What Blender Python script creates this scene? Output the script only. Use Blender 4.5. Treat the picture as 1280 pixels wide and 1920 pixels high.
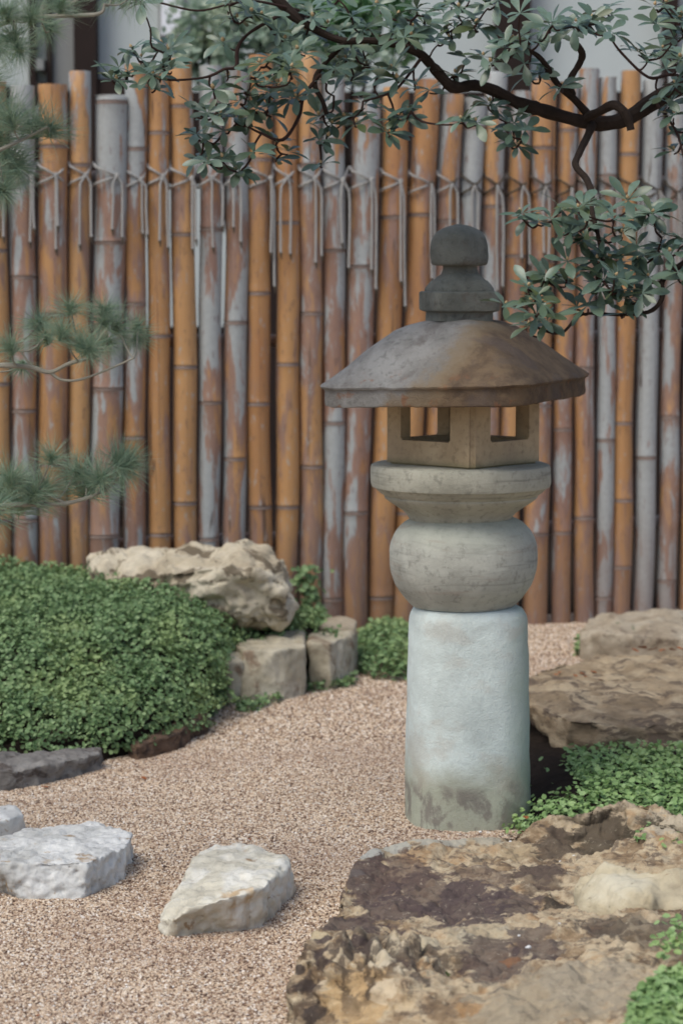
import bpy, bmesh, math, random
import numpy as np
from mathutils import Vector, Matrix, Quaternion, noise
from math import radians, sin, cos, tan, pi

for o in list(bpy.data.objects):
    bpy.data.objects.remove(o)
SC = bpy.context.scene
COL = SC.collection

# ------------------------------------------------------------------ camera
F = 4433.0            # focal length in photograph pixels (1280 x 1920)
H = 1.231             # eye height
TP = 460.0 / F
PITCH = math.atan(TP)
cam_d = bpy.data.cameras.new('camera')
cam = bpy.data.objects.new('camera', cam_d)
COL.objects.link(cam)
cam.location = (0, 0, H)
cam.rotation_euler = (pi / 2 - PITCH, 0, 0)
cam_d.sensor_fit = 'VERTICAL'
cam_d.sensor_height = 36.0
cam_d.sensor_width = 24.0
cam_d.lens = 36.0 * F / 1920.0
cam_d.clip_end = 300
cam_d.dof.use_dof = True
cam_d.dof.focus_distance = 4.75
cam_d.dof.aperture_fstop = 5.0
SC.camera = cam
SC.render.engine = 'CYCLES'
SC.cycles.use_denoising = True
SC.cycles.filter_width = 1.7
SC.cycles.max_bounces = 8

# ------------------------------------------------------------------ light
world = bpy.data.worlds.new('World')
SC.world = world
world.use_nodes = True
wn = world.node_tree
for n in list(wn.nodes):
    wn.nodes.remove(n)
w_out = wn.nodes.new('ShaderNodeOutputWorld')
w_bg = wn.nodes.new('ShaderNodeBackground')
w_sky = wn.nodes.new('ShaderNodeTexSky')
w_sky.sky_type = 'NISHITA'
w_sky.sun_disc = False
SUN_EL, SUN_ROT = radians(58), radians(222)
w_sky.sun_elevation = SUN_EL
w_sky.sun_rotation = SUN_ROT
w_sky.air_density = 1.0
w_sky.dust_density = 3.0
w_sky.ozone_density = 0.3
w_bg.inputs['Strength'].default_value = 0.105
wn.links.new(w_sky.outputs[0], w_bg.inputs[0])
wn.links.new(w_bg.outputs[0], w_out.inputs[0])
sun_d = bpy.data.lights.new('sun', 'SUN')
sun_d.energy = 1.35
sun_d.angle = radians(30)
sun_d.color = (1.0, 0.97, 0.87)
sun = bpy.data.objects.new('sun', sun_d)
COL.objects.link(sun)
sd = Vector((sin(SUN_ROT) * cos(SUN_EL), cos(SUN_ROT) * cos(SUN_EL), sin(SUN_EL)))
sun.rotation_euler = sd.to_track_quat('Z', 'Y').to_euler()
sun.location = sd * 20
SC.view_settings.view_transform = 'Standard'
SC.view_settings.look = 'None'
SC.view_settings.exposure = 0.50
SC.view_settings.gamma = 1.0
SC.view_settings.use_curve_mapping = False

# ------------------------------------------------------------------ helpers
CF = Vector((0, cos(PITCH), -sin(PITCH)))
CU = Vector((0, sin(PITCH), cos(PITCH)))
CAM = Vector((0, 0, H))


def ray(px, py):
    return CF + Vector((1, 0, 0)) * ((px - 640) / F) - CU * ((py - 960) / F)


def P(px, py, D):
    """point seen at a photograph pixel, D metres in front of the camera"""
    d = ray(px, py)
    return CAM + d * (D / d.y)


def G(px, py, z=0.0):
    """point seen at a photograph pixel on the level plane z"""
    d = ray(px, py)
    return CAM + d * ((z - H) / d.z)


def scale_at(p):
    return (p - CAM).dot(CF) / F


WO = {}


def setp(o, label=None, cat=None, group=None, kind=None):
    if label: o['label'] = label
    if cat: o['category'] = cat
    if group: o['group'] = group
    if kind: o['kind'] = kind
    return o


def empty(name, loc, label=None, cat=None, group=None):
    o = bpy.data.objects.new(name, None)
    COL.objects.link(o)
    o.location = loc
    o.empty_display_size = 0.1
    WO[o.name] = Vector(loc)
    return setp(o, label, cat, group)


def link_mesh(name, me, origin, parent):
    o = bpy.data.objects.new(name, me)
    COL.objects.link(o)
    WO[o.name] = Vector(origin)
    if parent:
        o.parent = parent
        o.location = Vector(origin) - WO[parent.name]
    else:
        o.location = origin
    return o


def mesh_obj(name, verts, faces, mat, parent=None, origin=None, smooth=True, mat2=None, mat2_faces=None, sharp=38):
    """verts in world space; object origin put at the base centre (or at origin)"""
    v = np.asarray([tuple(a) for a in verts], dtype=np.float64)
    if origin is None:
        mn, mx = v.min(0), v.max(0)
        origin = ((mn[0] + mx[0]) / 2, (mn[1] + mx[1]) / 2, mn[2])
    v = v - np.array(tuple(origin))
    me = bpy.data.meshes.new(name)
    me.from_pydata(v.tolist(), [], [tuple(int(i) for i in f) for f in faces])
    if mat: me.materials.append(mat)
    if mat2:
        me.materials.append(mat2)
        for i in mat2_faces: me.polygons[i].material_index = 1
    me.polygons.foreach_set('use_smooth', [smooth] * len(me.polygons))
    me.update()
    if smooth and len(me.polygons) < 20000:
        me.set_sharp_from_angle(angle=radians(sharp))
    return link_mesh(name, me, origin, parent)


def tri_soup(name, V, Fc, mat, parent=None, origin=(0, 0, 0), smooth=False):
    """fast numpy mesh: V (n,3) world, Fc (m,3 or 4)"""
    me = bpy.data.meshes.new(name)
    V = np.asarray(V, dtype=np.float32) - np.asarray(tuple(origin), dtype=np.float32)
    k = Fc.shape[1]
    me.vertices.add(len(V))
    me.vertices.foreach_set('co', V.ravel())
    me.loops.add(Fc.size)
    me.loops.foreach_set('vertex_index', Fc.astype(np.int32).ravel())
    me.polygons.add(len(Fc))
    me.polygons.foreach_set('loop_start', np.arange(0, Fc.size, k, dtype=np.int32))
    me.polygons.foreach_set('use_smooth', np.full(len(Fc), smooth))
    me.update(calc_edges=True)
    me.validate()
    me.materials.append(mat)
    return link_mesh(name, me, origin, parent)


def tube(path, radii, sides=8, close=True):
    path = [Vector(p) for p in path]
    n = len(path)
    if not hasattr(radii, '__len__'):
        radii = [radii] * n
    V, Fc = [], []
    up = None
    for i in range(n):
        t = (path[min(i + 1, n - 1)] - path[max(i - 1, 0)]).normalized()
        if up is None:
            a = Vector((0, 0, 1)) if abs(t.z) < 0.9 else Vector((1, 0, 0))
            up = (a - t * a.dot(t)).normalized()
        else:
            up = (up - t * up.dot(t)).normalized()
        b = t.cross(up)
        for k in range(sides):
            th = 2 * pi * k / sides
            V.append(path[i] + (up * cos(th) + b * sin(th)) * radii[i])
    for i in range(n - 1):
        for k in range(sides):
            k2 = (k + 1) % sides
            Fc.append((i * sides + k, i * sides + k2, (i + 1) * sides + k2, (i + 1) * sides + k))
    if close:
        Fc.append(tuple(range(sides))[::-1])
        Fc.append(tuple((n - 1) * sides + k for k in range(sides)))
    return V, Fc


def spline(pts, per=6):
    """Catmull-Rom through vectors (any length tuples)"""
    pts = [np.array(tuple(p), dtype=float) for p in pts]
    out = []
    n = len(pts)
    for i in range(n - 1):
        p0, p1, p2, p3 = pts[max(i - 1, 0)], pts[i], pts[i + 1], pts[min(i + 2, n - 1)]
        for k in range(per):
            t = k / per
            out.append(0.5 * (2 * p1 + (p2 - p0) * t + (2 * p0 - 5 * p1 + 4 * p2 - p3) * t * t + (3 * p1 - p0 - 3 * p2 + p3) * t ** 3))
    out.append(pts[-1])
    return out


def merge(parts):
    V, Fc = [], []
    for v, f in parts:
        b = len(V)
        V += list(v)
        Fc += [tuple(i + b for i in q) for q in f]
    return V, Fc


def box(x0, x1, y0, y1, z0, z1):
    V = [Vector(c) for c in ((x0, y0, z0), (x1, y0, z0), (x1, y1, z0), (x0, y1, z0), (x0, y0, z1), (x1, y0, z1), (x1, y1, z1), (x0, y1, z1))]
    Fc = [(0, 3, 2, 1), (4, 5, 6, 7), (0, 1, 5, 4), (1, 2, 6, 5), (2, 3, 7, 6), (3, 0, 4, 7)]
    return V, Fc


# ------------------------------------------------------------------ material helper
class M:
    def __init__(s, name):
        s.m = bpy.data.materials.new(name)
        s.m.use_nodes = True
        s.t = s.m.node_tree
        s.b = s.t.nodes['Principled BSDF']
        s.tc = s.t.nodes.new('ShaderNodeTexCoord')

    def n(s, typ, **kw):
        nd = s.t.nodes.new(typ)
        for k, v in kw.items():
            setattr(nd, k, v)
        return nd

    def put(s, sock, v):
        if isinstance(v, bpy.types.NodeSocket):
            s.t.links.new(v, sock)
        elif v is not None:
            if hasattr(sock, 'default_value'):
                if isinstance(v, (tuple, list)) and len(v) == 3 and sock.type == 'RGBA':
                    v = (*v, 1)
                sock.default_value = v

    def obj(s): return s.tc.outputs['Object']

    def mapv(s, vec, scale=(1, 1, 1), loc=(0, 0, 0), rot=(0, 0, 0)):
        nd = s.n('ShaderNodeMapping')
        s.put(nd.inputs['Vector'], vec)
        nd.inputs['Scale'].default_value = scale
        s.put(nd.inputs['Location'], loc)
        nd.inputs['Rotation'].default_value = rot
        return nd.outputs[0]

    def noise(s, vec, scale=5, detail=5, rough=0.55, dist=0.0):
        nd = s.n('ShaderNodeTexNoise')
        s.put(nd.inputs['Vector'], vec)
        nd.inputs['Scale'].default_value = scale
        nd.inputs['Detail'].default_value = detail
        nd.inputs['Roughness'].default_value = rough
        nd.inputs['Distortion'].default_value = dist
        return nd.outputs['Fac']

    def voro(s, vec, scale=5, feature='F1', rnd=1.0, out='Distance'):
        nd = s.n('ShaderNodeTexVoronoi', feature=feature)
        s.put(nd.inputs['Vector'], vec)
        nd.inputs['Scale'].default_value = scale
        nd.inputs['Randomness'].default_value = rnd
        return nd.outputs[out]

    def ramp(s, fac, *stops):
        nd = s.n('ShaderNodeValToRGB')
        s.put(nd.inputs[0], fac)
        e = nd.color_ramp.elements
        while len(e) < len(stops): e.new(0.5)
        for i, (p, c) in enumerate(stops):
            e[i].position = p
            e[i].color = (c, c, c, 1) if not isinstance(c, (tuple, list)) else (*c, 1)
        return nd.outputs[0]

    def step(s, fac, lo, hi):
        nd = s.n('ShaderNodeMapRange')
        nd.interpolation_type = 'SMOOTHSTEP'
        s.put(nd.inputs[0], fac)
        nd.inputs[1].default_value = lo
        nd.inputs[2].default_value = hi
        return nd.outputs[0]

    def mix(s, fac, a, b):
        nd = s.n('ShaderNodeMix', data_type='RGBA')
        s.put(nd.inputs[0], fac)
        s.put(nd.inputs[6], a)
        s.put(nd.inputs[7], b)
        return nd.outputs[2]

    def math(s, op, a, b=0.0, clamp=False):
        nd = s.n('ShaderNodeMath', operation=op, use_clamp=clamp)
        s.put(nd.inputs[0], a)
        s.put(nd.inputs[1], b)
        return nd.outputs[0]

    def sep(s, vec):
        nd = s.n('ShaderNodeSeparateXYZ')
        s.put(nd.inputs[0], vec)
        return nd.outputs

    def vadd(s, a, b):
        nd = s.n('ShaderNodeVectorMath', operation='ADD')
        s.put(nd.inputs[0], a)
        s.put(nd.inputs[1], b)
        return nd.outputs[0]

    def rnd(s):
        nd = s.n('ShaderNodeObjectInfo')
        return nd.outputs['Random']

    def island(s):
        nd = s.n('ShaderNodeNewGeometry')
        return nd.outputs['Random Per Island']

    def attr(s, name, typ='OBJECT'):
        nd = s.n('ShaderNodeAttribute', attribute_type=typ, attribute_name=name)
        return nd.outputs['Fac']

    def done(s, color, rough=0.8, bump=None, bstr=0.3, bdist=0.01, spec=0.4, trans=None):
        s.put(s.b.inputs['Base Color'], color)
        s.put(s.b.inputs['Roughness'], rough)
        s.b.inputs['Specular IOR Level'].default_value = spec
        if bump is not None:
            nd = s.n('ShaderNodeBump')
            s.put(nd.inputs['Height'], bump)
            nd.inputs['Strength'].default_value = bstr
            nd.inputs['Distance'].default_value = bdist
            s.t.links.new(nd.outputs[0], s.b.inputs['Normal'])
        if trans:
            tr = s.n('ShaderNodeBsdfTranslucent')
            s.put(tr.inputs[0], color)
            mx = s.n('ShaderNodeMixShader')
            mx.inputs[0].default_value = trans
            s.t.links.new(s.b.outputs[0], mx.inputs[1])
            s.t.links.new(tr.outputs[0], mx.inputs[2])
            s.t.links.new(mx.outputs[0], s.t.nodes['Material Output'].inputs[0])
        return s.m


def mat_plain(name, col, rough=0.8, spec=0.3, vary=0.25, nscale=8.0):
    m = M(name)
    nz = m.noise(m.obj(), nscale, 5, 0.6)
    c = m.mix(nz, tuple(a * (1 - vary) for a in col), tuple(min(1, a * (1 + vary)) for a in col))
    return m.done(c, rough, nz, 0.3, 0.005, spec)


# --- gravel
def mat_gravel_stone():
    m = M('gravel_stone')
    r = m.rnd()
    c = m.ramp(r, (0.0, (.09, .058, .044)), (.15, (.19, .12, .085)), (.34, (.40, .285, .20)), (.56, (.58, .45, .325)),
               (.76, (.66, .54, .41)), (.92, (.72, .64, .54)), (1.0, (.84, .81, .77)))
    oi = m.n('ShaderNodeObjectInfo')
    dm = m.noise(oi.outputs['Location'], 1.6, 5, .6)
    c = m.mix(m.math('MULTIPLY', m.step(dm, .46, .66), .24), c, (.30, .20, .15))
    return m.done(c, 0.75, m.noise(m.obj(), 300, 2), 0.2, 0.001, 0.3)


def mat_ground():
    m = M('ground_gravel')
    v = m.obj()
    col = m.voro(v, 190, out='Color')
    sx = m.sep(col)[0]
    c = m.ramp(sx, (0.0, (.10, .06, .045)), (.25, (.27, .18, .13)), (.5, (.45, .33, .24)), (.8, (.57, .45, .34)), (1.0, (.66, .58, .49)))
    return m.done(c, 0.9, m.voro(v, 190), 0.6, 0.003, 0.2)


def mat_soil():
    m = M('dark_soil_and_shade')
    nz = m.noise(m.obj(), 40, 8, 0.65)
    c = m.mix(nz, (.010, .008, .007), (.034, .025, .019))  # near-black tone also stands in for shade under the overhanging rock
    return m.done(c, 0.95, nz, 0.8, 0.01, 0.1)


# --- bamboo
def mat_bamboo():
    m = M('bamboo')
    r = m.rnd()
    off = m.math('MULTIPLY', r, 37.0)
    cv = m.n('ShaderNodeCombineXYZ')
    m.put(cv.inputs[2], off); m.put(cv.inputs[0], off)
    v = m.vadd(m.obj(), cv.outputs[0])
    peel = m.attr('peel')
    big = m.noise(m.mapv(v, (11, 11, 2.6)), 1.0, 5, 0.6, 0.5)
    fib = m.noise(m.mapv(v, (190, 190, 6)), 1.0, 5, 0.65)
    med = m.noise(m.mapv(v, (30, 30, 4.5)), 1.0, 5, 0.62, 0.4)
    tone = m.noise(m.mapv(v, (7, 7, 1.2)), 1.0, 3, 0.5)
    base = m.mix(m.step(tone, .3, .7), (.49, .275, .12), (.40, .21, .09))
    base = m.mix(m.math('MULTIPLY', m.step(fib, .45, .75), .45), base, (.34, .17, .075))
    red = m.noise(m.mapv(v, (5, 5, .9), (3, 1, 7)), 1.0, 4, .55)
    base = m.mix(m.math('MULTIPLY', m.step(red, .5, .66), .6), base, (.36, .165, .075))
    base = m.mix(m.math('MULTIPLY', m.step(r, .75, 1.0), .5), base, (.56, .34, .16))
    # weathered mauve brown skin around the peeled places
    f = m.math('ADD', m.math('MULTIPLY', big, .62), m.math('MULTIPLY', med, .38))
    f = m.math('ADD', f, m.math('MULTIPLY', m.math('SUBTRACT', peel, .5), .42))
    skin = m.mix(fib, (.33, .205, .165), (.215, .145, .13))
    c = m.mix(m.math('MULTIPLY', m.step(f, .42, .50), .85), base, skin)
    topw = m.step(m.sep(m.obj())[2], 1.35, 1.65)
    f = m.math('ADD', f, m.math('MULTIPLY', topw, .065))
    # pale grey flaking film
    film = m.mix(m.noise(v, 60, 4), (.29, .305, .31), (.43, .46, .465))
    f2 = m.math('ADD', f, m.math('MULTIPLY', m.math('SUBTRACT', fib, .5), .10))
    c = m.mix(m.step(f2, .525, .575), c, film)
    ck = m.noise(m.mapv(v, (26, 26, .55)), 1.0, 2, .4)
    ckm = m.math('MULTIPLY', m.math('SUBTRACT', 1.0, m.step(m.math('ABSOLUTE', m.math('SUBTRACT', ck, .60)), .003, .009)), m.step(tone, .42, .55))
    c = m.mix(m.math('MULTIPLY', ckm, .8), c, (.07, .045, .035))
    sp = m.noise(m.mapv(v, (70, 70, 22), (4, 4, 4)), 1.0, 4, .65)
    c = m.mix(m.math('MULTIPLY', m.step(sp, .60, .67), .6), c, film)
    c = m.mix(m.math('MULTIPLY', m.math('SUBTRACT', 1.0, m.step(sp, .34, .41)), .5), c, (.16, .10, .08))
    # darker brown towards the foot
    z = m.sep(m.obj())[2]
    foot = m.math('SUBTRACT', 1.0, m.step(m.math('ADD', z, m.math('MULTIPLY', med, .5)), .25, .75))
    c = m.mix(m.math('MULTIPLY', foot, .55), c, (.20, .135, .11))
    ro = m.math('ADD', .42, m.math('MULTIPLY', m.step(f2, .5, .6), .3))
    bh = m.math('ADD', m.math('MULTIPLY', fib, .4), m.math('MULTIPLY', m.step(f2, .535, .56), .6))
    return m.done(c, ro, bh, 0.35, 0.002, 0.4)


def mat_rope():
    m = M('rope')
    v = m.obj()
    w = m.n('ShaderNodeTexWave')
    m.put(w.inputs['Vector'], m.mapv(v, (1, 1, 1), rot=(0.5, 0.6, 0)))
    w.inputs['Scale'].default_value = 55
    w.inputs['Distortion'].default_value = 1.5
    nz = m.noise(v, 14, 3)
    c = m.mix(w.outputs['Fac'], (.27, .265, .255), (.52, .52, .51))
    c = m.mix(m.math('MULTIPLY', m.step(nz, .45, .75), .35), c, (.17, .15, .13))
    x = m.sep(m.tc.outputs['Object'])[0]
    return m, c, w.outputs['Fac']


# --- stone
def mat_limestone(name, cols, scale=1.0, stain=(.10, .07, .055), stain_lo=.52, stain_hi=.62, orange=None, orange_lo=.6,
                  moss=None, moss_lo=.62, bump=.7, strata=1.0, wet=None, pits=1.0):
    m = M(name)
    v0 = m.obj()
    v = m.mapv(v0, (scale, scale, scale * strata))
    n1 = m.noise(v, 7, 8, .62, .6)
    n2 = m.noise(v, 26, 7, .65, .4)
    n3 = m.noise(m.mapv(v, (1, 1, 1), (7, 3, 2)), 11, 7, .66, .9)
    n4 = m.noise(m.mapv(v, (1, 1, 1), (3, 9, 5)), 5, 7, .62, .5)
    c = m.ramp(n1, (.28, cols[0]), (.46, cols[1]), (.60, cols[2]), (.78, cols[1]))
    c = m.mix(m.math('MULTIPLY', m.step(n2, .5, .72), .35), c, tuple(a * .5 for a in cols[0]))
    if orange:
        c = m.mix(m.math('MULTIPLY', m.step(n4, orange_lo, orange_lo + .09), .85), c, orange)
    st = m.step(n3, stain_lo, stain_hi)
    c = m.mix(m.math('MULTIPLY', st, .9), c, m.mix(n2, stain, tuple(a * 2.0 for a in stain)))
    if moss:
        n5 = m.noise(m.mapv(v, (1, 1, 1), (1, 4, 8)), 9, 6, .6)
        up = m.sep(m.tc.outputs['Normal'])[2]
        mm = m.math('MULTIPLY', m.step(n5, moss_lo, moss_lo + .08), m.step(up, -.2, .4))
        c = m.mix(mm, c, moss)
    pit = m.voro(v, 55)
    ps = m.step(pit, .0, .28)
    pmask = m.math('MULTIPLY', m.math('SUBTRACT', 1.0, ps), m.step(n2, .5, .62))
    c = m.mix(m.math('MULTIPLY', pmask, .55 * pits), c, tuple(a * .6 for a in stain))
    hgt = m.math('ADD', m.math('MULTIPLY', n2, .6), m.math('MULTIPLY', m.noise(v, 95, 5, .7), .35))
    hgt = m.math('SUBTRACT', hgt, m.math('MULTIPLY', pmask, .35 * pits))
    return m.done(c, 0.82 if wet is None else wet, hgt, bump, 0.012, 0.35)


def mat_lantern(name, lo, hi, streak=0.0, extra=None, bump=.35, grain=.5):
    """granite / sandstone of the lantern; extra(m, c) may stain it"""
    m = M(name)
    v = m.obj()
    n1 = m.noise(v, 9, 7, .62, .3)
    n2 = m.noise(v, 60, 6, .7)
    n3 = m.noise(v, 260, 3, .7)
    c = m.mix(m.step(n1, .3, .7), lo, hi)
    if streak:
        ns = m.noise(m.mapv(v, (3, 3, 34), rot=(.06, .05, 0)), 1.6, 6, .62, .6)
        c = m.mix(m.math('MULTIPLY', m.step(ns, .5, .7), streak), c, tuple(a * .48 for a in lo))
    c = m.mix(m.math('MULTIPLY', m.step(n2, .50, .68), grain), c, tuple(a * .5 for a in lo))
    c = m.mix(m.math('MULTIPLY', m.step(n3, .56, .70), .30), c, tuple(min(.8, a * 1.25) for a in hi))
    if extra: c = extra(m, c, n1, n2)
    hgt = m.math('ADD', m.math('MULTIPLY', n2, .6), m.math('MULTIPLY', n3, .4))
    return m.done(c, 0.86, hgt, bump, 0.006, 0.3)


# --- leaves
def mat_leaf(name, stops, rough=.45, spec=.45, trans=.12):
    m = M(name)
    r = m.math('FRACT', m.math('ADD', m.rnd(), m.island()))
    c = m.ramp(r, *stops)
    nz = m.noise(m.obj(), 60, 3)
    c = m.mix(m.math('MULTIPLY', nz, .35), c, tuple(a * .6 for a in stops[0][1]))
    br = m.noise(m.obj(), 5.5, 4, .55)
    c = m.mix(m.math('MULTIPLY', m.step(br, .45, .68), .5), c, tuple(min(1, q * k) for q, k in zip(stops[-1][1], (1.1, 1.02, .8))))
    return m.done(c, rough, None, spec=spec, trans=trans)


MT = {}
MT['gravel'] = mat_gravel_stone()
MT['ground'] = mat_ground()
MT['soil'] = mat_soil()
MT['bamboo'] = mat_bamboo()
_m, _c, _b = mat_rope()
MT['rope'] = _m.done(_c, .9, _b, .6, .003, .2)
MT['node'] = mat_plain('bamboo_node', (.24, .185, .16), .8, .3, .45, 30)
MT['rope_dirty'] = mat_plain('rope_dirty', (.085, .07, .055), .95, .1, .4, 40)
MT['bark'] = mat_plain('bark', (.030, .022, .018), .95, .15, .55, 60)
MT['twig'] = mat_plain('twig', (.045, .026, .022), .9, .2, .4, 60)
MT['pine_bark'] = mat_plain('pine_bark', (.25, .24, .20), .9, .2, .35, 60)
MT['leaf'] = mat_leaf('rhododendron_leaf', [(0, (.060, .105, .072)), (.30, (.105, .17, .125)), (.75, (.15, .225, .178)), (.86, (.15, .22, .17)), (1, (.075, .10, .035))], .36, .5, .10)
MT['bud'] = mat_plain('bud', (.46, .34, .19), .6, .3, .3, 80)
MT['needle'] = mat_leaf('pine_needle', [(0, (.22, .35, .25)), (.5, (.34, .49, .37)), (1, (.50, .60, .49))], .5, .35, .45)
MT['cover'] = mat_leaf('cover_leaf', [(0, (.11, .195, .085)), (.5, (.175, .29, .125)), (.85, (.24, .36, .165)), (1, (.31, .43, .22))], .5, .35, .2)
MT['clover'] = mat_leaf('clover_leaf', [(0, (.17, .29, .10)), (.5, (.27, .43, .165)), (1, (.37, .53, .25))], .5, .35, .2)
MT['bush'] = mat_leaf('bush_leaf', [(0, (.22, .33, .24)), (.5, (.38, .50, .40)), (1, (.60, .70, .60))], .5, .35, .5)
MT['dry'] = mat_plain('dry_leaf', (.28, .10, .04), .8, .2, .4, 30)
MT['plaster'] = mat_plain('plaster', (.52, .575, .58), .9, .2, .12, 2)
MT['timber'] = mat_plain('dark_timber', (.022, .013, .011), .8, .3, .4, 6)
MT['pane'] = mat_plain('pale_pane', (.80, .83, .88), .35, .5, .03, 2)
MT['grey_board'] = mat_plain('grey_board', (.25, .26, .26), .9, .2, .2, 4)
MT['pebble'] = mat_plain('white_pebble', (.75, .76, .76), .6, .4, .1, 90)

# ------------------------------------------------------------------ setting: ground
gv, gf = [Vector((x, y, 0)) for x, y in ((-40, -20), (40, -20), (40, 60), (-40, 60))], [(0, 1, 2, 3)]
g = mesh_obj('ground', gv, gf, MT['ground'], origin=(0, 0, 0))
setp(g, 'pale tan gravel ground of the garden', kind='structure')


sb = [Vector((-2.2, 7.30, .004)), Vector((2.6, 8.98, .004)), Vector((8, 9.2, .004)), Vector((8, 11.16, .004)), Vector((-6, 11.16, .004)), Vector((-6, 7.3, .004))]  # dark sheet added so the fence gaps read as shaded
setp(mesh_obj('dark_gap_strip', sb, [tuple(range(6))], MT['soil'], origin=(0, 9, 0.004)), 'dark ground strip added behind the bamboo fence to keep its gaps dark', kind='structure')


def gravel_patch(label, poly, density, smin, smax, seed):
    me = bpy.data.meshes.new('gravel')
    me.from_pydata([tuple(p) for p in poly], [], [tuple(range(len(poly)))])
    o = bpy.data.objects.new('gravel', me)
    COL.objects.link(o)
    o.location = (0, 0, 0.0015)
    ng = bpy.data.node_groups.new('scatter_gravel', 'GeometryNodeTree')
    ng.interface.new_socket('Geometry', in_out='INPUT', socket_type='NodeSocketGeometry')
    ng.interface.new_socket('Geometry', in_out='OUTPUT', socket_type='NodeSocketGeometry')
    N = ng.nodes.new
    gi, go = N('NodeGroupInput'), N('NodeGroupOutput')
    ds = N('GeometryNodeDistributePointsOnFaces')
    ds.inputs['Density'].default_value = density
    ds.inputs['Seed'].default_value = seed
    ico = N('GeometryNodeMeshIcoSphere')
    ico.inputs['Radius'].default_value = 1.0
    ico.inputs['Subdivisions'].default_value = 1
    sp = N('GeometryNodeSetPosition')
    rv = N('FunctionNodeRandomValue'); rv.data_type = 'FLOAT_VECTOR'
    rv.inputs[0].default_value = (-.32, -.32, -.32)
    rv.inputs[1].default_value = (.32, .32, .32)
    sm = N('GeometryNodeSetMaterial')
    sm.inputs['Material'].default_value = MT['gravel']
    ip = N('GeometryNodeInstanceOnPoints')
    rr = N('FunctionNodeRandomValue'); rr.data_type = 'FLOAT_VECTOR'
    rr.inputs[0].default_value = (-.5, -.5, 0)
    rr.inputs[1].default_value = (.5, .5, 6.28)
    rs = N('FunctionNodeRandomValue'); rs.data_type = 'FLOAT_VECTOR'
    rs.inputs[0].default_value = (smin, smin, smin * .7)
    rs.inputs[1].default_value = (smax, smax * .85, smax * .7)
    rs.inputs['Seed'].default_value = 5
    L = ng.links.new
    L(gi.outputs[0], ds.inputs['Mesh'])
    L(ico.outputs['Mesh'], sp.inputs['Geometry'])
    L(rv.outputs[0], sp.inputs['Offset'])
    L(sp.outputs[0], sm.inputs['Geometry'])
    L(ds.outputs['Points'], ip.inputs['Points'])
    L(sm.outputs[0], ip.inputs['Instance'])
    L(rr.outputs[0], ip.inputs['Rotation'])
    L(rs.outputs[0], ip.inputs['Scale'])
    L(ip.outputs[0], go.inputs[0])
    md = o.modifiers.new('scatter', 'NODES')
    md.node_group = ng
    setp(o, label, kind='stuff')
    return o


gravel_patch('coarse tan gravel between the pale stones and the lantern', [(-.78, 3.45, 0), (.30, 3.45, 0), (.45, 5.0, 0), (.45, 6.05, 0), (-1.0, 6.05, 0)], 72000, .0019, .0042, 1)
gravel_patch('gravel strip running back towards the bamboo fence', [(-.6, 6.05, 0), (.75, 6.05, 0), (.95, 8.1, 0), (-.2, 8.1, 0)], 34000, .0028, .0052, 2)


# ------------------------------------------------------------------ rocks
def hull_into(bm, pts):
    vs = [bm.verts.new(p) for p in pts]
    r = bmesh.ops.convex_hull(bm, input=vs)
    dead = [e for e in set(r['geom_interior'] + r['geom_unused']) if isinstance(e, bmesh.types.BMVert)]
    if dead:
        bmesh.ops.delete(bm, geom=dead, context='VERTS')


def rock_mesh(name, hulls, voxel, smooth=2, amps=((.02, 6), (.008, 20)), ridged=0.0, ridge_k=9.0, strata=0.0, strata_k=60.0, pit=0.0, pit_k=30.0, seed=0):
    bm = bmesh.new()
    for h in hulls:
        hull_into(bm, h)
    me = bpy.data.meshes.new(name + '_raw')
    bm.to_mesh(me)
    bm.free()
    o = bpy.data.objects.new('tmp', me)
    COL.objects.link(o)
    md = o.modifiers.new('r', 'REMESH')
    md.mode = 'VOXEL'
    md.voxel_size = voxel
    if smooth:
        sm = o.modifiers.new('s', 'SMOOTH')
        sm.factor = .5
        sm.iterations = smooth
    dg = bpy.context.evaluated_depsgraph_get()
    m2 = bpy.data.meshes.new_from_object(o.evaluated_get(dg))
    bpy.data.objects.remove(o)
    bpy.data.meshes.remove(me)
    return displace(m2, amps, ridged, ridge_k, strata, strata_k, pit, pit_k, seed)


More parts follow.
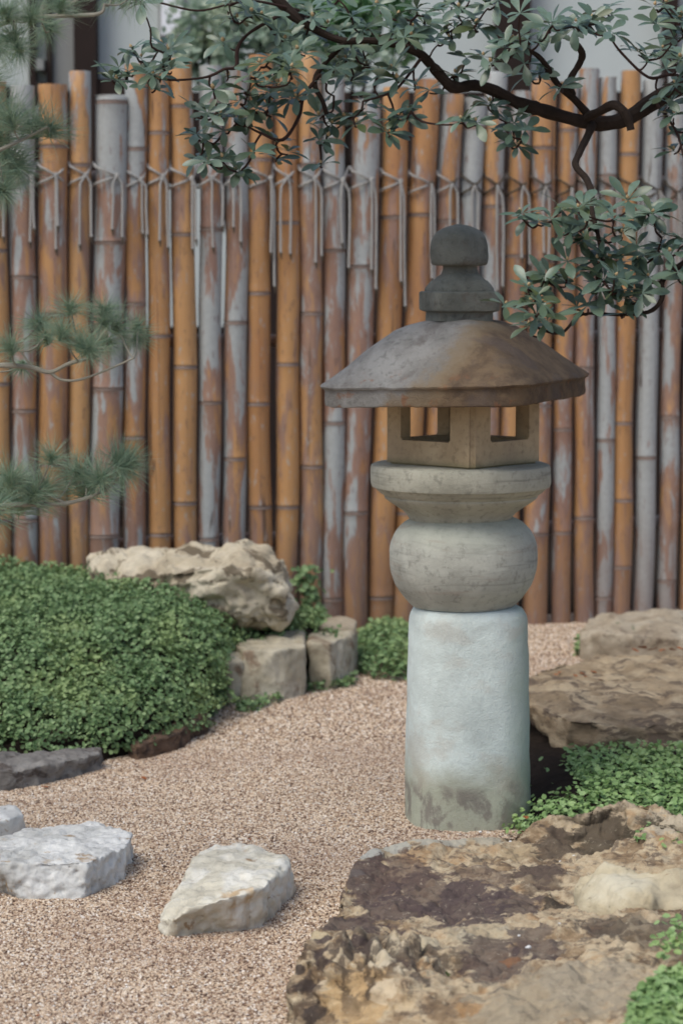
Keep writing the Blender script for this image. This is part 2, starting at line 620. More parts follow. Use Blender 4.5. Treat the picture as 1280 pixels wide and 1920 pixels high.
def displace(m2, amps=(), ridged=0.0, ridge_k=9.0, strata=0.0, strata_k=60.0, pit=0.0, pit_k=30.0, seed=0, flute=0.0, flute_k=30.0, knob=0.0, knob_mask=None, calm=None):
    n = len(m2.vertices)
    co = np.empty(n * 3, dtype=np.float32); m2.vertices.foreach_get('co', co); co = co.reshape(-1, 3)
    no = np.empty(n * 3, dtype=np.float32); m2.vertex_normals.foreach_get('vector', no); no = no.reshape(-1, 3)
    sv = Vector((seed * 3.17, seed * 1.91, seed * 2.3))
    out = np.empty_like(co)
    km = knob_mask(co) if knob_mask else None
    cm = calm(co) if calm else None
    for i in range(n):
        p = Vector(co[i]) + sv
        d = 0.0
        if km is not None and km[i] > .01:
            kq = Vector((co[i][0] * 17, co[i][1] * 9, co[i][2] * 8)) + noise.noise_vector(p * 11) * .75 + noise.noise_vector(p * 34) * .25
            v1 = noise.voronoi(kq)[0]
            d += knob * km[i] * (min(1.0, (v1[1] - v1[0]) * 2.2) - .55)
        for a, k in amps:
            d += a * noise.fractal(p * k, 1.0, 2.0, 3)
        if ridged:
            t = noise.turbulence(p * ridge_k, 4, True)
            d -= ridged * (1 - min(1.0, t * 1.6))
        if strata:
            w = p.z + .25 * p.y + .03 * noise.noise(p * 4)
            d += strata * noise.noise(Vector((p.x * 4, p.y * 4, w * strata_k)))
        if pit:
            q = noise.voronoi(p * pit_k)[0][0]
            if q < .35:
                d -= pit * (1 - q / .35) * (.5 + .5 * noise.noise(p * 8 + Vector((9, 9, 9))))
        if flute:
            sd_ = max(0.0, 1 - abs(no[i][2]) * 1.25)
            if sd_ > 0:
                d += flute * sd_ * (noise.noise(Vector((p.x * flute_k, p.y * flute_k, p.z * 9))) + .6 * noise.noise(Vector((p.x * flute_k * 2.3, p.y * flute_k * 2.3, p.z * 22))))
        out[i] = co[i] + no[i] * (d if cm is None else d * cm[i])
    m2.vertices.foreach_set('co', out.ravel())
    m2.update()
    return m2


def height_rock(bound, inner, step=.004, skirt=.020, depth=.06):
    """a rock as a surface through measured points; bound is its outline (closed), inner points lie on top"""
    B = [G(*r) for r in bound]
    I = [G(*r) for r in inner]
    n = len(B)
    ring = [B[i].lerp(B[(i + 1) % n], k / 3) for i in range(n) for k in range(3)]
    C = np.array([tuple(q) for q in ring + I])
    X, Z = C[:, :2], C[:, 2]
    K = -np.linalg.norm(X[:, None] - X[None], axis=2)
    A = np.block([[K + 2e-3 * np.eye(len(X)), np.c_[np.ones(len(X)), X]], [np.r_[np.ones((1, len(X))), X.T], np.zeros((3, 3))]])
    w = np.linalg.solve(A, np.r_[Z, 0, 0, 0])
    mn, mx = X.min(0) - skirt - .02, X.max(0) + skirt + .02
    xs, ys = np.arange(mn[0], mx[0], step), np.arange(mn[1], mx[1], step)
    gx, gy = np.meshgrid(xs, ys)
    Q = np.c_[gx.ravel(), gy.ravel()]
    zq = np.empty(len(Q))
    P0 = np.array([tuple(q)[:2] for q in B]); P1 = np.roll(P0, -1, 0)
    for a in range(0, len(Q), 20000):
        q = Q[a:a + 20000]
        zz = -np.linalg.norm(q[:, None] - X[None], axis=2) @ w[:len(X)] + w[-3] + q @ w[-2:]
        e = P1 - P0
        t = np.clip(((q[:, None] - P0[None]) * e[None]).sum(2) / (e * e).sum(1)[None], 0, 1)
        dist = np.linalg.norm(q[:, None] - (P0[None] + t[..., None] * e[None]), axis=2).min(1)
        cr = ((P0[None, :, 1] > q[:, 1:2]) != (P1[None, :, 1] > q[:, 1:2]))
        xi = P0[None, :, 0] + (q[:, 1:2] - P0[None, :, 1]) * (e[None, :, 0]) / (e[None, :, 1] + 1e-12)
        ins = (cr & (q[:, 0:1] < xi)).sum(1) % 2 == 1
        sd_ = np.where(ins, -dist, dist)
        f = np.clip((sd_ + .006) / (skirt + .006), 0, 1.6)
        zq[a:a + 20000] = zz - (zz + depth) * np.minimum(1.0, f ** 1.6) - .05 * np.maximum(0, f - 1)
    nx, ny = len(xs), len(ys)
    idx = np.arange(nx * ny).reshape(ny, nx)
    quads = np.stack([idx[:-1, :-1].ravel(), idx[:-1, 1:].ravel(), idx[1:, 1:].ravel(), idx[1:, :-1].ravel()], 1)
    keep = (zq[quads] > -depth - .01).any(1)
    quads = quads[keep]
    used = np.unique(quads)
    re = -np.ones(nx * ny, dtype=int); re[used] = np.arange(len(used))
    V = np.c_[Q, np.clip(zq, -depth - .02, 1)][used]
    me = bpy.data.meshes.new('height_rock')
    me.from_pydata(V.tolist(), [], re[quads].tolist())
    me.update()
    return me


def rock(name, label, cat, hulls, mat, voxel=.008, group=None, kind=None, origin=None, me=None, **kw):
    me = me or rock_mesh(name, hulls, voxel, **kw)
    n = len(me.vertices)
    co = np.empty(n * 3, dtype=np.float32); me.vertices.foreach_get('co', co); co = co.reshape(-1, 3)
    mn, mx = co.min(0), co.max(0)
    org = np.array([(mn[0] + mx[0]) / 2, (mn[1] + mx[1]) / 2, max(mn[2], 0)]) if origin is None else np.array(origin)
    me.vertices.foreach_set('co', (co - org).astype(np.float32).ravel())
    me.materials.clear()
    me.materials.append(mat)
    me.polygons.foreach_set('use_smooth', [True] * len(me.polygons))
    me.name = name
    me.update()
    o = link_mesh(name, me, Vector(org.tolist()), None)
    return setp(o, label, cat, group, kind)


def pz(*rows):
    return [G(a, b, c) for a, b, c in rows]


def pd(*rows):
    return [P(a, b, c) for a, b, c in rows]


def below(pts, z=-.04):
    return [Vector((p.x, p.y, z)) for p in pts]


MT['rk_white'] = mat_limestone('white_limestone', ((.36, .36, .34), (.52, .53, .52), (.68, .69, .68)), 1.3, stain=(.22, .15, .08), stain_lo=.60, stain_hi=.68, orange=(.40, .30, .18), orange_lo=.62, wet=.5, bump=.6)
MT['rk_cream'] = mat_limestone('cream_limestone', ((.44, .41, .33), (.60, .57, .47), (.72, .71, .65)), 1.1, stain=(.20, .13, .07), stain_lo=.62, stain_hi=.70, orange=(.44, .30, .15), orange_lo=.58, wet=.45, bump=.5)
MT['rk_fore'] = mat_limestone('brown_limestone', ((.22, .155, .10), (.37, .28, .185), (.50, .41, .29)), 1.0, stain=(.062, .042, .042), stain_lo=.475, stain_hi=.56, orange=(.42, .22, .07), orange_lo=.60, moss=(.05, .07, .015), moss_lo=.66, bump=.8, strata=2.2)
MT['rk_fore2'] = mat_limestone('weathered_limestone', ((.17, .13, .09), (.30, .25, .18), (.46, .41, .32)), 1.3, stain=(.055, .042, .035), stain_lo=.50, stain_hi=.60, orange=(.30, .17, .07), orange_lo=.64, moss=(.06, .085, .03), moss_lo=.58, bump=.9, strata=2.0)
MT['rk_wedge'] = mat_limestone('pale_yellow_limestone', ((.34, .29, .20), (.50, .44, .31), (.58, .54, .42)), 1.0, stain=(.14, .09, .05), stain_lo=.64, stain_hi=.73, orange=(.42, .28, .12), orange_lo=.63, bump=.5, strata=1.6)
MT['rk_slab'] = mat_limestone('brown_slab_stone', ((.16, .115, .070), (.27, .205, .13), (.40, .325, .22)), 1.0, stain=(.075, .055, .040), stain_lo=.53, stain_hi=.60, orange=(.30, .16, .05), orange_lo=.64, moss=(.06, .08, .03), moss_lo=.66, bump=.7, strata=2.6)
MT['rk_back'] = mat_limestone('tan_boulder_stone', ((.22, .18, .13), (.33, .28, .21), (.42, .37, .29)), 1.0, stain=(.10, .075, .055), stain_lo=.56, stain_hi=.68, moss=(.07, .10, .04), moss_lo=.62, bump=.7, strata=1.6)
MT['rk_boulder'] = mat_limestone('cream_boulder_stone', ((.26, .215, .15), (.44, .385, .285), (.57, .52, .41)), .8, stain=(.075, .058, .038), stain_lo=.52, stain_hi=.59, bump=.9, strata=1.2)
MT['rk_wall'] = mat_limestone('edging_stone', ((.24, .21, .15), (.40, .36, .27), (.52, .48, .38)), .9, stain=(.13, .09, .06), stain_lo=.52, stain_hi=.66, orange=(.34, .24, .13), orange_lo=.62, bump=.6)
MT['rk_dark'] = mat_limestone('dark_grey_stone', ((.10, .095, .09), (.17, .16, .15), (.26, .25, .235)), 1.2, stain=(.05, .04, .035), stain_lo=.52, stain_hi=.62, bump=.8, strata=1.8)
MT['rk_brown'] = mat_limestone('dark_brown_stone', ((.07, .045, .03), (.12, .075, .05), (.17, .11, .075)), 1.2, stain=(.03, .02, .016), stain_lo=.5, stain_hi=.6, bump=.8, strata=1.8)

def fore_material(org):
    m = M('stained_foreground_limestone')
    v = m.obj()
    n1 = m.noise(m.mapv(v, (1, 1, 2)), 8, 8, .65, .5)
    n2 = m.noise(v, 30, 8, .68, .4)
    n3 = m.noise(m.mapv(v, (.8, 1.3, 2.5), (4, 2, 8)), 16, 8, .68, .8)
    n4 = m.noise(v, 120, 5, .7)
    c = m.ramp(n1, (.30, (.12, .080, .050)), (.42, (.28, .20, .12)), (.52, (.50, .41, .28)), (.62, (.38, .255, .14)), (.76, (.19, .13, .085)))
    wob = m.n('ShaderNodeTexNoise'); m.put(wob.inputs['Vector'], v); wob.inputs['Scale'].default_value = 17; wob.inputs['Detail'].default_value = 7; wob.inputs['Roughness'].default_value = .65
    sub = m.n('ShaderNodeVectorMath', operation='SUBTRACT'); m.put(sub.inputs[0], wob.outputs['Color']); sub.inputs[1].default_value = (.5, .5, .5)

    def patch(c, px, py, z, r, col, amt, wobble=1.1, sx=1.0, sy=1.0, blot=True):
        q = G(px, py, z) - org
        sc = m.n('ShaderNodeVectorMath', operation='SCALE'); m.put(sc.inputs[0], sub.outputs[0]); sc.inputs['Scale'].default_value = wobble * r * 1.0
        d = m.vadd(m.vadd(v, sc.outputs[0]), (-q.x, -q.y, -q.z))
        d = m.mapv(d, (1 / (r * sx), 1 / (r * sy), 1 / r))
        ln = m.n('ShaderNodeVectorMath', operation='LENGTH'); m.put(ln.inputs[0], d)
        k = m.math('SUBTRACT', 1.15, ln.outputs['Value'])
        k = m.step(m.math('ADD', k, m.math('MULTIPLY', m.math('SUBTRACT', n3 if blot else n2, .5), 2.2)), .08, .30)
        return m.mix(m.math('MULTIPLY', k, amt), c, col)
    c = m.mix(m.math('MULTIPLY', m.step(n3, .52, .58), .65), c, (.062, .043, .038))
    c = m.mix(m.math('MULTIPLY', m.step(n2, .54, .61), .55), c, (.56, .48, .34))
    # crevice shade painted dark between the knobs, along with lichen and dirt
    wv = m.n('ShaderNodeTexVoronoi', feature='DISTANCE_TO_EDGE')
    vo = m.n('ShaderNodeVectorMath', operation='SCALE'); m.put(vo.inputs[0], sub.outputs[0]); vo.inputs['Scale'].default_value = .11
    vs = m.mapv(m.vadd(m.vadd(v, tuple(org)), vo.outputs[0]), (17, 9, 8))
    m.put(wv.inputs['Vector'], vs); wv.inputs['Scale'].default_value = 1.0
    # ochre and cream of the broken front
    for a in ((690, 1885, .06, .075, (.56, .39, .20), .7), (620, 1850, .05, .05, (.60, .47, .30), .85), (785, 1890, .07, .045, (.58, .47, .31), .8), (720, 1800, .11, .055, (.58, .50, .36), .85), (800, 1770, .10, .05, (.55, .48, .34), .8),
              (590, 1775, .085, .03, (.54, .45, .29), .85), (900, 1750, .09, .06, (.42, .36, .25), .6), (1010, 1870, .12, .11, (.33, .28, .20), .75), (1130, 1850, .12, .10, (.36, .31, .23), .7), (1120, 1505, .12, .08, (.40, .33, .24), .7), (1250, 1540, .12, .07, (.45, .40, .31), .7),
              (980, 1600, .05, .05, (.36, .28, .17), .6)):
        c = patch(c, *a, 1.1, 1.0, 1.0 if a[0] < 800 else 1.6)
    fq = G(700, 1830, .08) - org
    fd = m.mapv(m.vadd(v, (-fq.x, -fq.y, -fq.z)), (1 / .20, 1 / .16, 1 / .3))
    fl = m.n('ShaderNodeVectorMath', operation='LENGTH'); m.put(fl.inputs[0], fd)
    fr_ = m.math('SUBTRACT', 1.0, m.step(fl.outputs['Value'], .55, 1.0))
    cre = m.math('SUBTRACT', 1.0, m.step(m.math('ADD', wv.outputs['Distance'], m.math('MULTIPLY', m.math('SUBTRACT', n2, .5), 1.0)), .06, .19))
    c = m.mix(m.math('MULTIPLY', m.math('MULTIPLY', cre, fr_), .75), c, (.055, .04, .034))
    for a in ((572, 1850, .06, .020, (.05, .037, .032), .9), (590, 1905, .04, .022, (.045, .034, .03), .9), (642, 1905, .04, .020, (.05, .037, .03), .85), (655, 1772, .112, .024, (.075, .052, .05), .9), (608, 1768, .10, .020, (.07, .05, .048), .9),
              (560, 1815, .085, .014, (.05, .038, .034), .9), (690, 1850, .10, .018, (.08, .058, .045), .8), (790, 1830, .12, .02, (.08, .06, .05), .8)):
        c = patch(c, *a, 1.2)  # dark flute channels painted in as shade to bring out the relief
    for a in ((614, 1848, .07, .020, (.60, .50, .36), .9), (606, 1802, .112, .018, (.58, .48, .33), .9), (662, 1802, .13, .021, (.60, .52, .38), .9), (712, 1796, .135, .020, (.62, .54, .40), .9), (757, 1800, .14, .022, (.60, .52, .38), .9),
              (812, 1788, .13, .022, (.58, .50, .36), .85), (722, 1855, .10, .024, (.62, .52, .37), .85), (640, 1880, .06, .02, (.60, .46, .28), .85), (765, 1760, .108, .018, (.56, .49, .36), .85), (700, 1756, .10, .016, (.56, .48, .35), .8), (880, 1748, .095, .024, (.50, .44, .32), .85), (960, 1738, .09, .026, (.48, .42, .31), .8)):
        c = patch(c, *a, 1.0)
    # grey worn rim along the back edge
    for a in ((655, 1632, .062, .028, (.40, .40, .36), .9), (690, 1596, .07, .034, (.44, .44, .40), .95), (735, 1583, .072, .034, (.45, .44, .38), .95), (790, 1575, .072, .036, (.46, .44, .37), .9), (845, 1573, .07, .034, (.44, .42, .35), .85), (910, 1567, .066, .035, (.43, .40, .32), .8)):
        c = patch(c, *a, .4, 1.0, 1.0, False)
    # purple brown film on the flat places
    for a in ((700, 1650, .058, .055, (.085, .058, .055), .85), (760, 1640, .056, .05, (.12, .08, .066), .7), (900, 1650, .06, .05, (.14, .10, .08), .6), (960, 1700, .06, .045, (.09, .066, .062), .8), (800, 1668, .058, .06, (.095, .066, .060), .75), (870, 1700, .06, .07, (.088, .064, .062), .9), (740, 1712, .06, .06, (.085, .06, .058), .85), (660, 1740, .08, .045, (.075, .052, .050), .85),
              (930, 1800, .085, .055, (.080, .056, .055), .75), (610, 1800, .09, .022, (.06, .043, .042), .85), (690, 1790, .11, .02, (.07, .05, .045), .8), (760, 1810, .11, .022, (.07, .05, .045), .75), (600, 1850, .05, .022, (.055, .04, .035), .85), (1000, 1760, .09, .04, (.085, .062, .06), .7)):
        c = patch(c, *a, 1.5, 1.15, 3.0)
    # soil caught in the hollow, plus shade painted under the crest and cream rock
    for a in ((1050, 1597, .044, .06, (.095, .070, .050), .9), (1130, 1585, .046, .065, (.075, .058, .04), .9), (1225, 1600, .05, .065, (.06, .048, .03), .9), (1064, 1692, .06, .028, (.05, .038, .028), .85), (1130, 1732, .10, .035, (.085, .062, .05), .75), (1250, 1728, .105, .04, (.10, .075, .06), .7), (1010, 1650, .06, .05, (.11, .08, .058), .7), (1040, 1705, .055, .025, (.045, .035, .025), .8), (1200, 1745, .10, .07, (.11, .09, .065), .6), (1140, 1540, .055, .03, (.035, .026, .02), .9), (1010, 1640, .06, .045, (.095, .068, .055), .85)):
        c = patch(c, *a, 1.2, 1.0, 1.8)
    # iron stain and moss
    for a in ((770, 1855, .075, .022, (.40, .20, .045), .8), (600, 1815, .075, .016, (.36, .19, .05), .8), (690, 1900, .02, .03, (.46, .22, .06), .7), (960, 1800, .085, .02, (.26, .11, .04), .6), (880, 1900, .09, .03, (.38, .21, .08), .6)):
        c = patch(c, *a, 1.3)
    for a in ((832, 1838, .078, .014, (.045, .075, .012), .95), (765, 1735, .065, .013, (.08, .07, .015), .9), (792, 1738, .07, .012, (.05, .08, .02), .9), (700, 1738, .07, .014, (.09, .13, .08), .7), (1245, 1600, .075, .03, (.05, .07, .015), .8)):
        c = patch(c, *a, .8)
    c = m.mix(m.math('MULTIPLY', m.step(n4, .56, .68), .35), c, (.11, .08, .06))
    c = m.mix(m.math('MULTIPLY', m.step(m.noise(m.mapv(v, (1, 1, 1), (5, 5, 1)), 70, 6, .7), .60, .68), .5), c, (.56, .50, .38))
    hgt = m.math('ADD', m.math('MULTIPLY', n2, .55), m.math('MULTIPLY', n4, .45))
    return m.done(c, .8, hgt, .9, .010, .35)


# foreground rock: a broad stepped slab running out of the frame at the bottom right
FB_ = [(655, 1625, .060), (672, 1604, .066), (700, 1587, .072), (760, 1576, .074), (850, 1570, .071), (930, 1562, .066), (985, 1552, .062), (1005, 1540, .075), (1030, 1523, .095), (1060, 1511, .112), (1110, 1499, .126),
       (1160, 1496, .132), (1200, 1496, .132), (1250, 1508, .132), (1290, 1520, .132), (1450, 1532, .13), (1480, 1700, .12), (1480, 2050, .16), (1000, 2140, .12), (850, 2070, .0), (760, 2040, 0), (680, 2010, 0), (600, 1975, 0),
       (545, 1945, 0), (539, 1850, .060), (545, 1780, .104), (562, 1766, .108), (600, 1742, .096), (615, 1722, .080), (640, 1665, .060)]
FI_ = [(700, 1612, .066), (760, 1600, .066), (850, 1592, .066), (930, 1585, .062), (700, 1640, .055), (760, 1640, .054), (850, 1640, .057), (930, 1620, .058), (690, 1690, .060), (800, 1690, .059), (900, 1690, .063), (975, 1650, .066), (970, 1690, .062),
       (650, 1725, .066), (700, 1722, .060), (800, 1717, .058), (870, 1715, .060), (640, 1757, .108), (700, 1752, .100), (760, 1757, .108), (830, 1763, .108), (880, 1745, .092), (950, 1736, .090), (1020, 1730, .093), (1055, 1724, .094),
       (600, 1775, .116), (660, 1795, .132), (720, 1788, .136), (760, 1790, .140), (820, 1785, .130), (870, 1773, .118), (563, 1788, .110), (620, 1804, .124), (690, 1818, .128), (760, 1830, .130), (808, 1850, .112), (828, 1905, .096), (600, 1850, .075), (680, 1870, .085), (760, 1885, .09),
       (850, 1842, .074), (900, 1806, .077), (955, 1778, .078), (880, 1870, .094), (940, 1840, .104), (1000, 1800, .102), (1000, 1860, .118), (1100, 1790, .108), (1080, 1760, .088), (1150, 1765, .100), (1250, 1765, .112), (1350, 1780, .125),
       (1100, 1900, .134), (1200, 1850, .134), (1300, 1900, .152), (950, 1920, .112), (1000, 1960, .128), (1100, 1990, .140), (1400, 2000, .162),
       (1000, 1600, .046), (1040, 1590, .044), (1100, 1600, .042), (1180, 1602, .044), (1280, 1610, .05), (1000, 1640, .060), (1030, 1665, .082), (1052, 1705, .040), (1015, 1705, .050), (1085, 1722, .098), (1180, 1724, .104), (1300, 1718, .110),
       (1060, 1525, .098), (1110, 1512, .116), (1170, 1510, .122), (1130, 1541, .052), (1175, 1537, .058), (1060, 1550, .070), (1020, 1570, .056), (1100, 1572, .050), (1160, 1580, .046), (1215, 1545, .122), (1250, 1552, .122), (1280, 1570, .120), (1225, 1598, .050), (1280, 1602, .06), (1400, 1580, .12)]


RIM = [(648, 1650, .06), (655, 1625, .06), (672, 1604, .066), (700, 1587, .072), (760, 1576, .074), (850, 1570, .071), (930, 1562, .066)]


def rim_calm(co):
    """water-worn back edge: hardly any relief"""
    pts = np.array([tuple(q) for a, b in zip(RIM[:-1], RIM[1:]) for q in [G(*a).lerp(G(*b), t / 6) for t in range(6)]])[:, :2]
    d = np.concatenate([np.linalg.norm(co[i:i + 20000, None, :2] - pts[None], axis=2).min(1) for i in range(0, len(co), 20000)])
    return np.clip(.15 + d / .07, .15, 1.0)


def front_mask(co):
    """the broken knobbly front of the rock"""
    c = np.array(tuple(G(700, 1830, .08)))
    d = (co - c) / np.array([.20, .16, .3])
    return np.clip(1.6 - 1.6 * np.linalg.norm(d, axis=1), 0, 1)


fme = displace(height_rock(FB_, FI_, .0036), ((.010, 8), (.009, 20), (.006, 46), (.003, 100)), ridged=.018, ridge_k=9, strata=.006, strata_k=55, pit=.009, pit_k=30, seed=1, flute=.018, flute_k=34, knob=.036, knob_mask=front_mask, calm=rim_calm)
rock('foreground_rock', 'large stepped purple-brown and ochre rock filling the bottom right foreground', 'rock', None, None, me=fme)
MT['rk_fore'] = fore_material(bpy.data.objects['foreground_rock'].location)
fme.materials[0] = MT['rk_fore']
WB = [(1074, 1668, .085), (1082, 1645, .10), (1105, 1626, .124), (1130, 1612, .140), (1160, 1616, .138), (1195, 1632, .126), (1235, 1622, .142), (1290, 1618, .144), (1460, 1626, .13), (1470, 1712, .09), (1280, 1712, .085), (1150, 1714, .08), (1080, 1704, .07)]
WI = [(1100, 1660, .105), (1130, 1645, .125), (1170, 1650, .122), (1150, 1668, .118), (1200, 1652, .118), (1260, 1645, .128), (1330, 1650, .13), (1220, 1670, .124), (1290, 1672, .125), (1180, 1690, .104), (1100, 1690, .09), (1270, 1695, .105), (1400, 1690, .11)]
wme = displace(height_rock(WB, WI, .004, .012, .02), ((.006, 9), (.0035, 24), (.0015, 60)), ridged=.012, ridge_k=11, strata=.004, strata_k=50, seed=3)
rock('cream_rock', 'smooth cream yellow rock lying on the right side of the foreground rock', 'rock', None, MT['rk_wedge'], me=wme)

# stepping stones on the gravel
s2t = pz((-45, 1600, .072), (0, 1568, .07), (55, 1550, .068), (185, 1541, .07), (215, 1552, .07), (247, 1563, .066), (243, 1585, .064), (168, 1614, .074), (80, 1610, .074), (-30, 1618, .074))
s2b = pz((-60, 1655, 0), (15, 1672, 0), (90, 1688, 0), (152, 1686, 0), (232, 1655, 0), (250, 1600, 0), (180, 1560, 0), (0, 1590, 0))
rock('pitted_stone', 'pitted white flat-topped stone on the gravel, larger one at the left edge', 'stone', [s2t + s2b + below(s2b)], MT['rk_white'], voxel=.0040, smooth=1,
     amps=((.006, 12), (.004, 34), (.002, 85)), ridged=.006, ridge_k=14, pit=.016, pit_k=46, seed=4)
s3t = pz((301, 1722, .034), (318, 1700, .052), (326, 1726, .040), (334, 1672, .062), (352, 1632, .066), (374, 1594, .070), (405, 1583, .074), (440, 1580, .074), (500, 1590, .076), (536, 1598, .076), (548, 1622, .066), (528, 1618, .080), (494, 1664, .086), (430, 1682, .080), (352, 1700, .064))
s3b = pz((299, 1745, 0), (345, 1750, 0), (395, 1738, 0), (450, 1742, 0), (492, 1737, 0), (515, 1712, 0), (552, 1680, 0), (550, 1640, 0), (440, 1600, 0), (365, 1620, 0))
rock('wedge_stone', 'cream wedge-shaped stone with a sloping top alone on the gravel', 'stone', [s3t + s3b + below(s3b)], MT['rk_cream'], voxel=.0042, smooth=2,
     amps=((.007, 12), (.004, 30), (.002, 80)), ridged=.008, ridge_k=13, pit=.006, pit_k=34, seed=5)
s1t = pz((-60, 1520, .07), (0, 1512, .07), (30, 1510, .068), (45, 1528, .055), (20, 1535, .06), (-60, 1545, .06))
s1b = pz((46, 1556, 0), (22, 1578, 0), (-60, 1592, 0), (-80, 1540, 0), (20, 1530, 0))
rock('small_white_stone', 'small white stone cut by the left edge behind the pitted stone', 'stone', [s1t + s1b + below(s1b)], MT['rk_white'], voxel=.0048, smooth=1, amps=((.005, 12), (.003, 40)), pit=.004, pit_k=38, seed=9)
dk_t = pz((-90, 1408, .06), (10, 1412, .065), (70, 1415, .06), (125, 1410, .055), (188, 1402, .05), (190, 1412, .045), (130, 1424, .05), (78, 1428, .05), (45, 1442, .05), (-10, 1442, .055), (-90, 1446, .05))
dk_b = pz((-100, 1470, 0), (0, 1467, 0), (42, 1466, 0), (78, 1448, 0), (140, 1438, 0), (196, 1420, 0))
rock('dark_edging_stone', 'low dark grey stone edging the green mound at the left', 'stone', [dk_t + dk_b + below(dk_t)], MT['rk_dark'], voxel=.006, smooth=1, amps=((.008, 10), (.004, 30)), ridged=.012, ridge_k=11, seed=11)
br_t = pz((240, 1390, .042), (300, 1366, .047), (375, 1336, .052), (390, 1338, .05), (330, 1376, .047), (255, 1398, .04))
br_b = pz((238, 1410, 0), (300, 1392, 0), (392, 1352, 0), (395, 1335, 0))
rock('brown_edging_stone', 'dark brown edging stone half hidden under trailing green leaves', 'stone', [br_t + br_b + below(br_t)], MT['rk_brown'], voxel=.007, smooth=1, amps=((.008, 10), (.005, 28)), ridged=.01, ridge_k=11, seed=12)
# retaining stones
a_t = pz((440, 1205, .15), (470, 1190, .15), (568, 1182, .15), (574, 1208, .15), (520, 1216, .15), (455, 1218, .15))
a_b = pz((452, 1322, 0), (520, 1316, 0), (570, 1290, .0), (576, 1270, 0))
rock('edging_block', 'squared buff edging block below the boulder, longer of two', 'stone', [a_t + a_b + below(a_t)], MT['rk_wall'], voxel=.008, smooth=1, amps=((.010, 8), (.004, 26)), ridged=.006, ridge_k=9, seed=13)
b_t = pz((578, 1205, .14), (582, 1185, .14), (640, 1172, .14), (664, 1172, .14), (668, 1186, .13), (620, 1205, .14))
b_b = pz((580, 1272, 0), (620, 1282, 0), (668, 1276, 0), (670, 1240, 0))
rock('short_edging_block', 'short pale edging block at the right end of the row', 'stone', [b_t + b_b + below(b_t)], MT['rk_wall'], voxel=.008, smooth=1, amps=((.010, 8), (.004, 26)), ridged=.006, ridge_k=9, seed=14)
c_t = pz((392, 1232, .12), (420, 1222, .13), (452, 1222, .13), (455, 1240, .12), (430, 1246, .12))
c_b = pz((410, 1320, 0), (455, 1318, 0))
rock('corner_edging_block', 'buff edging block at the corner of the leafy mound', 'stone', [c_t + c_b + below(c_t)], MT['rk_wall'], voxel=.008, smooth=1, amps=((.010, 8), (.004, 26)), seed=15)
d_t = pz((590, 1158, .15), (640, 1152, .16), (668, 1160, .16), (668, 1172, .15), (600, 1174, .15))
rock('flat_stone', 'flat mossy slab lying behind the short edging block', 'stone', [d_t + below(d_t)], MT['rk_back'], voxel=.009, smooth=1, amps=((.008, 10), (.003, 30)), seed=16)
# boulder on the bank
bo = [(168, 1052), (200, 1032), (268, 1020), (318, 1028), (350, 1046), (380, 1040), (412, 1022), (450, 1022), (500, 1040), (538, 1062), (552, 1098), (550, 1140), (534, 1172), (480, 1184), (430, 1178), (370, 1150), (240, 1100)]
rock('boulder', 'big craggy cream boulder resting on the bank before the bamboo fence', 'boulder',
     [sum([pd(*[(a, b, 7.12) for a, b in bo[:6]]) + pd((170, 1100, 6.95), (300, 1070, 6.85), (380, 1070, 6.85), (380, 1140, 6.85), (250, 1050, 7.3), (350, 1060, 7.3)),
      pd(*[(a, b, 7.0) for a, b in bo[5:15]]) + pd((400, 1060, 6.8), (500, 1075, 6.8), (535, 1110, 6.82), (500, 1178, 6.84), (430, 1172, 6.82), (380, 1160, 6.85), (535, 1170, 6.86), (420, 1040, 7.3), (520, 1070, 7.3), (520, 1140, 7.3)),
      pd((290, 1026, 7.1), (330, 1030, 7.1), (390, 1034, 7.05), (440, 1030, 7.0), (440, 1150, 6.8), (300, 1120, 6.9), (400, 1100, 6.78), (330, 1070, 6.85), (330, 1040, 7.3), (440, 1050, 7.3))], [])],
     MT['rk_boulder'], voxel=.009, smooth=1, amps=((.026, 5), (.018, 13), (.008, 30), (.004, 70)), ridged=.026, ridge_k=7, pit=.028, pit_k=13, seed=17)
# rocks to the right
sl_t = pd((945, 1298, 6.1), (975, 1268, 6.4), (1045, 1240, 6.68), (1150, 1226, 6.9), (1420, 1228, 6.9), (1460, 1335, 5.8), (1280, 1352, 5.72), (1150, 1355, 5.72), (1065, 1346, 5.76), (1005, 1322, 5.92))
sl_b = pd((1052, 1428, 5.78), (1150, 1436, 5.74), (1280, 1448, 5.70), (1460, 1448, 5.72), (1030, 1390, 5.88), (990, 1345, 6.2), (1100, 1290, 6.8), (1400, 1300, 6.8))
rock('flat_rock', 'broad flat brown rock with an overhanging lip right of the lantern', 'rock', [sl_t + sl_b], MT['rk_slab'], voxel=.009, smooth=2, amps=((.014, 5), (.008, 16), (.004, 40)), ridged=.014, ridge_k=7, strata=.005, strata_k=40, seed=18)
bk_t = pd((1078, 1192, 7.35), (1100, 1158, 7.5), (1150, 1143, 7.6), (1220, 1140, 7.6), (1420, 1138, 7.6), (1420, 1200, 7.2), (1280, 1195, 7.2), (1150, 1185, 7.25))
rock('rear_rock', 'low tan rock lying behind the flat brown rock near the fence', 'rock', [bk_t + pz((1085, 1216, 0), (1200, 1232, 0), (1420, 1240, 0)) + below(bk_t)], MT['rk_back'], voxel=.011, smooth=2, amps=((.016, 6), (.009, 16), (.004, 40)), ridged=.014, ridge_k=7, seed=19)

